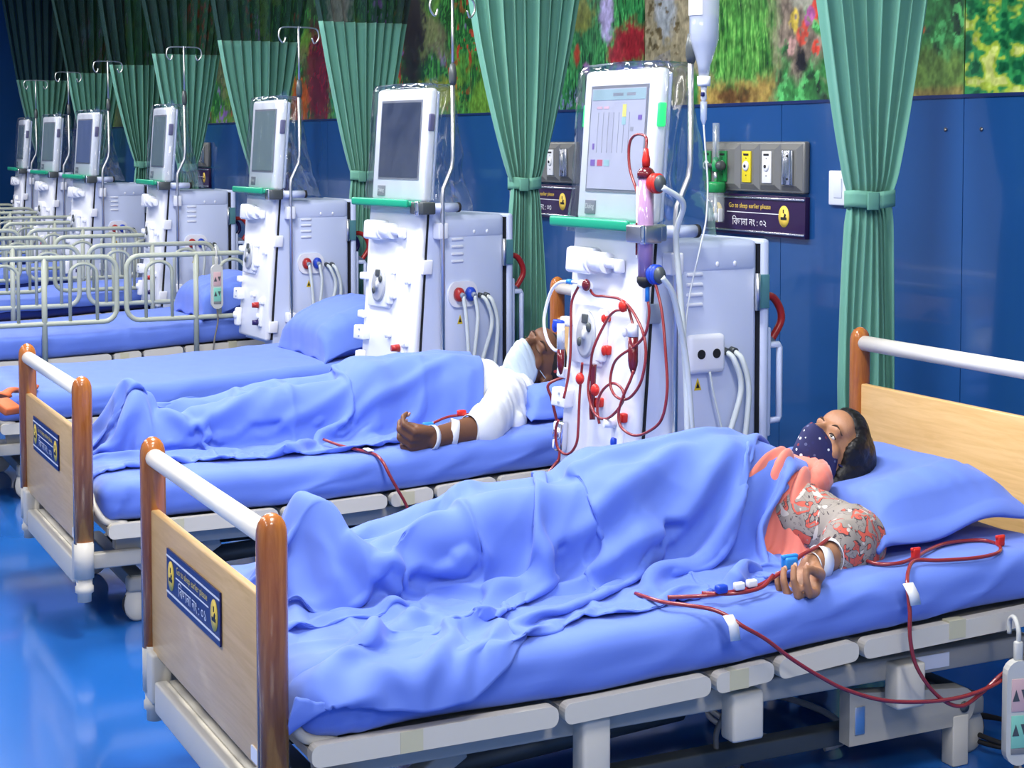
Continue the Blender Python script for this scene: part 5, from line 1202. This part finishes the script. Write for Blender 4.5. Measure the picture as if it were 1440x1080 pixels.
# blood lines looped on the machine front
t = thing('blood_tubing', 'red blood tubing looped over the front of the lit-screen machine', 'tubing', mloc, mrz)
R = .0046
A = [(.285, -.01, 1.54), (.268, .0, 1.580), (.196, .012, 1.586), (.157, .016, 1.557), (.165, .011, 1.487), (.207, .004, 1.428), (.254, -.012, 1.386)]
B = [(.345, -.016, 1.14), (.385, -.019, 1.054), (.418, -.028, .93), (.437, -.036, .826), (.417, -.042, .739), (.349, -.046, .691), (.275, -.047, .671), (.207, -.046, .687), (.19, -.043, .729), (.211, -.039, .784), (.232, -.03, .83), (.238, -.02, .863)]
C_ = [(.295, -.01, 1.09), (.305, -.010, 1.046), (.293, -.014, .985), (.248, -.017, .943), (.175, -.028, .902), (.127, -.023, .864), (.118, -.027, .807), (.15, -.03, .775), (.202, -.03, .769), (.247, -.029, .79), (.287, -.025, .839), (.301, -.019, .916), (.282, -.015, .979), (.234, -.011, 1.029), (.192, -.009, 1.058), (.159, -.008, 1.069)]
D_ = [(-.064, .009, 1.096), (-.027, .007, 1.073), (.031, .007, 1.074), (.113, .007, 1.073), (.162, .006, 1.055), (.19, .003, 1.018), (.215, -.004, .985)]
E_ = [(.171, -.005, 1.043), (.108, -.006, 1.033), (.06, -.009, .991), (.025, -.03, .908), (-.008, -.02, .836), (-.013, -.025, .772), (.014, -.029, .719), (.059, -.031, .693), (.111, -.03, .698), (.16, -.028, .73), (.191, -.025, .771), (.175, -.023, .8), (.126, -.022, .81), (.08, -.024, .788), (.051, -.026, .753), (.048, -.029, .712), (.061, -.03, .673)]
F_ = [(-.124, .009, 1.096), (-.16, .005, 1.04), (-.155, -.001, .958), (-.148, -.008, .866), (-.153, -.013, .795), (-.153, -.03, .725)]
G_ = [(-.056, -.02, .853), (-.075, -.013, .8), (-.076, -.018, .736), (-.073, -.024, .644), (-.076, -.028, .592), (-.106, -.031, .555), (-.148, -.032, .544), (-.178, -.04, .565), (-.179, -.045, .616), (-.162, -.045, .654)]
for p_ in (A, B, C_, D_, E_, F_, G_): tube(t, p_, R, M_blood)
tube(t, [(-.0, -.012, .855), (-.005, -.012, .79), (-.005, -.016, .722), (.004, -.02, .677)], .0095, M_bloodd, 'pump_segment')
ch = MB().lathe([(0, .845), (.006, .85), (.014, .875), (.016, .89), (.016, .965), (0, .966)], (.222, -.012, 0), n=14).build('bubble_chamber', M_bloodd, t); MB().lathe([(0, .966), (.017, .966), (.017, 1.0), (.010, 1.005), (0, 1.005)], (.222, -.012, 0), n=14).build('chamber_cap', M_white, ch)
ch = MB().lathe([(0, .80), (.005, .805), (.012, .83), (.013, .885), (0, .886)], (-.175, -.028, 0), n=12).build('bubble_chamber', M_bloodd, t); MB().lathe([(0, .886), (.013, .886), (.013, .97), (0, .97)], (-.175, -.028, 0), n=12).build('chamber_cap', M_thin, ch)
for (x, y, z, mm) in ((.165, -.012, 1.055, M_red), (-.05, -.01, 1.105, M_bloodd), (-.07, -.02, .80, M_red), (.02, -.02, .775, M_red)):
    c = MB().ball((x, y, z), (.016, .014, .020), 12, 8); c.box((x, y, z), (.034, .012, .016), .004); c.build('line_clamp', mm, t)
MB().cyl((-.10, .002, 1.105), (-.05, .004, 1.10), .014, 10).build('inlet_joint', M_white, t)
w = tube(t, [(-.10, .002, 1.108), (-.171, -.005, 1.107), (-.232, -.006, 1.096), (-.277, -.009, 1.055), (-.303, -.015, .969), (-.272, -.02, .905), (-.214, -.022, .876), (-.169, -.024, .907), (-.158, -.03, .955)], .0055, M_white, 'white_tube')
MB().cyl((-.17, -.005, 1.108), (-.145, -.004, 1.108), .0085, 8).build('blue_joint', M_cyan, w); c = MB().box((-.205, -.018, .965), (.05, .02, .028), .005); c.ball((-.225, -.02, .955), (.012, .01, .02), 10, 7); c.build('blue_clamp', M_bluep, w)
# line running from the machine down beside the second bed
t = thing('blood_line', 'red blood line hanging between the lit-screen machine and the second mattress', 'tubing')
tube(t, [(-4.905, 2.56, .80), (-5.10, 2.735, .760), (-5.15, 2.664, .72), (-5.15, 2.675, .664), (-5.16, 2.703, .566), (-5.15, 2.706, .465), (-5.15, 2.681, .427), (-5.14, 2.636, .386), (-5.12, 2.58, .30), (-5.10, 2.5, .22)], .0055, M_blood)
# drip bottle on the pole
b = thing('saline_bottle', 'clear saline drip bottle hanging upside down from the pole of the lit-screen machine', 'drip bottle', mloc, mrz); bx_, by_ = .262, .222
fl_ = MB().lathe([(0, 1.768), (.016, 1.768), (.020, 1.80), (.040, 1.862), (.046, 1.885), (.047, 2.06), (.044, 2.10), (.02, 2.125), (0, 2.128)], (bx_, by_, 0), n=24).build('bottle', M_bottle, b)
MB().lathe([(0, 1.775), (.014, 1.775), (.018, 1.802), (.037, 1.864), (.042, 1.888), (.042, 1.955), (0, 1.955)], (bx_, by_, 0), n=20).build('fluid', M_fluid, fl_)
lb = MB(); lb.grid(np.array([[(bx_ + .0485 * math.cos(a), by_ + .0485 * math.sin(a), z) for a in np.linspace(-2.2, -.75, 12)] for z in (1.955, 2.0, 2.05)])); lb.build('bottle_label', M_white, fl_)
MB().lathe([(0, 1.738), (.019, 1.738), (.021, 1.745), (.021, 1.768), (0, 1.768)], (bx_, by_, 0), n=18).build('bottle_cap', M_white, b)
MB().lathe([(0, 1.69), (.006, 1.69), (.010, 1.70), (.008, 1.72), (.010, 1.738), (0, 1.738)], (bx_, by_, 0), n=12).build('spike', M_white, b); MB().box((bx_ + .008, by_ - .01, 1.712), (.012, .01, .014), .003).build('vent_cap', M_navy, b)
MB().lathe([(0, 1.615), (.004, 1.618), (.010, 1.635), (.011, 1.69), (0, 1.69)], (bx_, by_, 0), n=12).build('drip_chamber', M_fluid, b)
tube(b, [(bx_, by_, 1.62), (.272, .222, 1.542), (.285, .222, 1.432), (.30, .205, 1.322), (.31, .175, 1.235), (.31, .135, 1.082), (.315, .118, .951), (.32, .13, .80)], .0032, M_thin, 'drip_line', 6)
MB().tube(catmull([(bx_, by_, 2.12), (bx_, by_ + .012, 2.16), (bx_ - .01, by_ + .03, 2.175), (.235, .192 + .09, 2.145)], 5), .003, 6).build('hanger', M_white, b)
# lines at the nearest bed
bx0, by0 = BEDS[0]
t = thing('blood_line', 'red line taped to the nearest mattress edge and drooping past the hand', 'tubing', (bx0, by0, 0))
tube(t, [(.30, .93, .520), (.392, .945, .522), (.441, .98, .522), (.478, 1.022, .517), (.503, 1.05, .504), (.53, 1.073, .485), (.535, 1.13, .450), (.535, 1.199, .397), (.535, 1.278, .345), (.535, 1.359, .3), (.535, 1.483, .256), (.535, 1.653, .234), (.535, 1.785, .246), (.54, 1.897, .292), (.545, 2.0, .34), (.55, 2.08, .36)], .0050, M_blood)
tp = MB(); tp.grid(np.array([[(.503 + .010, 1.035 + dy_, .510), (.528, 1.04 + dy_, .490), (.530, 1.045 + dy_, .455)] for dy_ in (-.004, .022)])); tp = tp.build('tape_flag', M_tape, t); md = tp.modifiers.new('t', 'SOLIDIFY'); md.thickness = .0015
t = thing('blood_line', 'red line looping beside the flanged pillow and down the mattress side', 'tubing', (bx0, by0, 0))
tube(t, [(.31, 1.555, .560), (.345, 1.545, .545), (.392, 1.557, .540), (.413, 1.606, .542), (.395, 1.67, .545), (.36, 1.74, .548), (.33, 1.83, .55), (.345, 1.92, .55), (.401, 1.925, .55), (.455, 1.88, .548), (.465, 1.80, .545), (.445, 1.70, .545), (.43, 1.64, .548), (.465, 1.59, .538), (.51, 1.55, .515), (.528, 1.543, .46), (.53, 1.544, .392), (.53, 1.566, .321), (.53, 1.627, .247), (.53, 1.697, .21), (.53, 1.763, .232), (.535, 1.829, .275), (.55, 1.908, .30), (.56, 2.05, .33)], .0050, M_blood)
for (x, y, z) in ((.31, 1.556, .566), (.40, 1.665, .556), (.41, 1.925, .562)):
    c = MB().box((x, y, z), (.014, .022, .026), .004); c.box((x, y, z + .010), (.009, .028, .010), .003); c.build('red_clamp', M_red, t)
tp = MB(); tp.grid(np.array([[(.518, 1.53 + dy_, .525), (.534, 1.535 + dy_, .50), (.536, 1.54 + dy_, .475)] for dy_ in (0, .03)])); tp = tp.build('tape_flag', M_tape, t); md = tp.modifiers.new('t', 'SOLIDIFY'); md.thickness = .0015
t = thing('needle_line', 'short red needle line with blue clamp taped to the wrist of the black-haired patient', 'tubing', (bx0, by0, 0))
tube(t, [(.30, 1.50, .595), (.335, 1.45, .600), (.36, 1.40, .592), (.39, 1.33, .585), (.402, 1.28, .562), (.41, 1.20, .535), (.415, 1.13, .530), (.40, 1.05, .525), (.36, .98, .52)], .005, M_blood)
tube(t, [(.405, 1.24, .552), (.43, 1.19, .535), (.425, 1.12, .528), (.38, 1.06, .525)], .005, M_blood)
c = MB().box((.40, 1.29, .575), (.026, .034, .028), .005); c.box((.40, 1.29, .590), (.012, .044, .010), .003); c.build('blue_clamp', M_cyan, t)
for (x, y, z) in ((.42, 1.17, .545), (.428, 1.13, .545)): MB().box((x, y, z), (.016, .026, .018), .004).build('joint', M_white, t)
MB().box((.415, 1.09, .540), (.02, .03, .02), .006).build('blue_joint', M_bluep, t)
# lines at the second bed
bx1, by1 = BEDS[1]
t = thing('blood_line', 'red line taped to the second mattress below the blanket hem', 'tubing', (bx1, by1, 0))
tube(t, [(.214, .887, .525), (.305, .919, .515), (.393, .965, .508), (.46, .985, .505), (.505, .995, .485), (.528, 1.009, .445), (.53, 1.039, .39), (.53, 1.065, .344), (.53, 1.086, .288), (.52, 1.10, .22)], .0055, M_blood)
tp = MB().box((.42, .975, .516), (.05, .022, .004), .001).build('tape_strip', M_tape, t)
t = thing('needle_line', 'red needle line taped along the bare arm of the patient in the white shirt', 'tubing', (bx1, by1, 0))
tube(t, [(.40, 1.22, .585), (.38, 1.29, .600), (.385, 1.36, .604), (.40, 1.42, .607), (.43, 1.45, .60)], .005, M_blood)
c = MB().box((.385, 1.34, .612), (.02, .032, .02), .005).build('red_clamp', M_red, t); MB().box((.41, 1.20, .585), (.016, .04, .014), .004).build('blue_clamp', M_cyan, t)
# remote controls
M_rem = mat('remote_case', lin(196, 196, 190), .4); M_pinkp = mat('remote_pink', lin(206, 172, 172), .5); M_mint = mat('remote_mint', lin(132, 200, 178), .5); M_rg = mat('remote_grey', lin(120, 122, 124), .5)
def remote(label, loc, rz=0, cord=None):
    t = thing('bed_remote', label, 'remote control', loc, rz, 'bed remote controls')
    poly = [(.034 * math.cos(a), s * .095 + .034 * math.sin(a)) for s, a0 in ((1, 0), (-1, 180)) for a in [math.radians(a0 + k * 20) for k in range(10)]]
    MB().prism(poly, -.012, .012).build('case', M_rem, t)
    for z0, z1, mm in ((.005, .085, M_pinkp), (-.085, -.005, M_mint), (-.10, -.085, M_rg)): MB().box((.0128, 0, (z0 + z1) / 2), (.003, .044, z1 - z0), .001).build('key_field', mm, t)
    for zc in (.045, -.04):
        for sy, up in ((-.011, 1), (.011, -1)): MB().prism([(sy - .009, zc - up * .014), (sy + .009, zc - up * .014), (sy, zc + up * .014)], .0142, .0155).build('arrow_key', M_darkgrey, t)
    MB().box((0, 0, .15), (.016, .022, .05), .006).build('hook_neck', M_rem, t)
    MB().tube(catmull([(0, 0, .17), (-.0, 0, .2), (-.02, 0, .225), (-.042, 0, .215), (-.045, 0, .18)], 5), .006, 8).build('hook', M_rem, t)
    if cord: MB().tube(catmull(cord, 8), .005, 6).build('cord', mat('grey_cord', lin(120, 116, 110), .5), t)
remote('grey remote control hooked on the raised bed rail', (-9.365, 2.685, .735), 0, [(0, 0, -.12), (.0, .005, -.2), (.0, -.015, -.3), (-.0, -.03, -.42), (-.03, -.03, -.5)])
remote('grey remote control hanging at the head end of the nearest bed', (-3.03, 2.845, .185), -.25, [(0, 0, -.12), (.02, .02, -.16), (-.03, .09, -.175), (-.1, .05, -.178)])
# cables on the floor under the nearest bed
def loop(cx, cy, rx, ry, z, n, r, m, label, name, twist=.0):
    P = [(cx + rx * (1 + .05 * math.sin(3 * a)) * math.cos(a), cy + ry * (1 + .06 * math.cos(2 * a)) * math.sin(a), z + .010 * (a / 6.28) + .008 * (1 + math.sin(1.3 * a))) for a in np.linspace(0, 6.28 * n, 40 * n)]
    o = MB().tube(P, r, 8).build(name, m); return tag(o, label, 'cable')
loop(-3.62, 2.55, .22, .16, .012, 2, .008, mat('white_cable', lin(196, 200, 206), .4), 'white cable coiled on the floor under the nearest bed', 'power_cable')
loop(-3.27, 3.02, .15, .10, .010, 2, .007, M_rub, 'black cable coiled on the floor by the nearest headboard', 'power_cable')
o = MB().tube(catmull([(-3.30, 2.16, .30), (-3.28, 2.17, .22), (-3.29, 2.15, .15), (-3.28, 2.16, .06), (-3.30, 2.2, .012), (-3.4, 2.3, .01)], 10), .007, 8).build('motor_cable', mat('grey_cord', lin(120, 116, 110), .5)); tag(o, 'grey cord hanging under the middle of the nearest bed', 'cable')
# orange strap lying on the foot of the empty bed
o = MB(); c = catmull([(-7.16, 1.13, .50), (-7.20, 1.17, .535), (-7.26, 1.21, .515), (-7.32, 1.27, .505), (-7.38, 1.31, .51)], 6); o.tube(c, [.030, .034, .034] + [.022] * (len(c) - 6) + [.018, .016, .012], 10, flat=None); o.v = [(p[0], p[1], .505 + (p[2] - .505) * .55) for p in o.v]
o.box((-7.06, 1.13, .475), (.10, .08, .035), .008, rot=(.0, .35, .5)); o = o.build('restraint_strap', mat('orange_leather', lin(196, 98, 52), .6, var=.15, vscale=20)); tag(o, 'orange leather strap lying on the foot of the empty bed', 'strap')
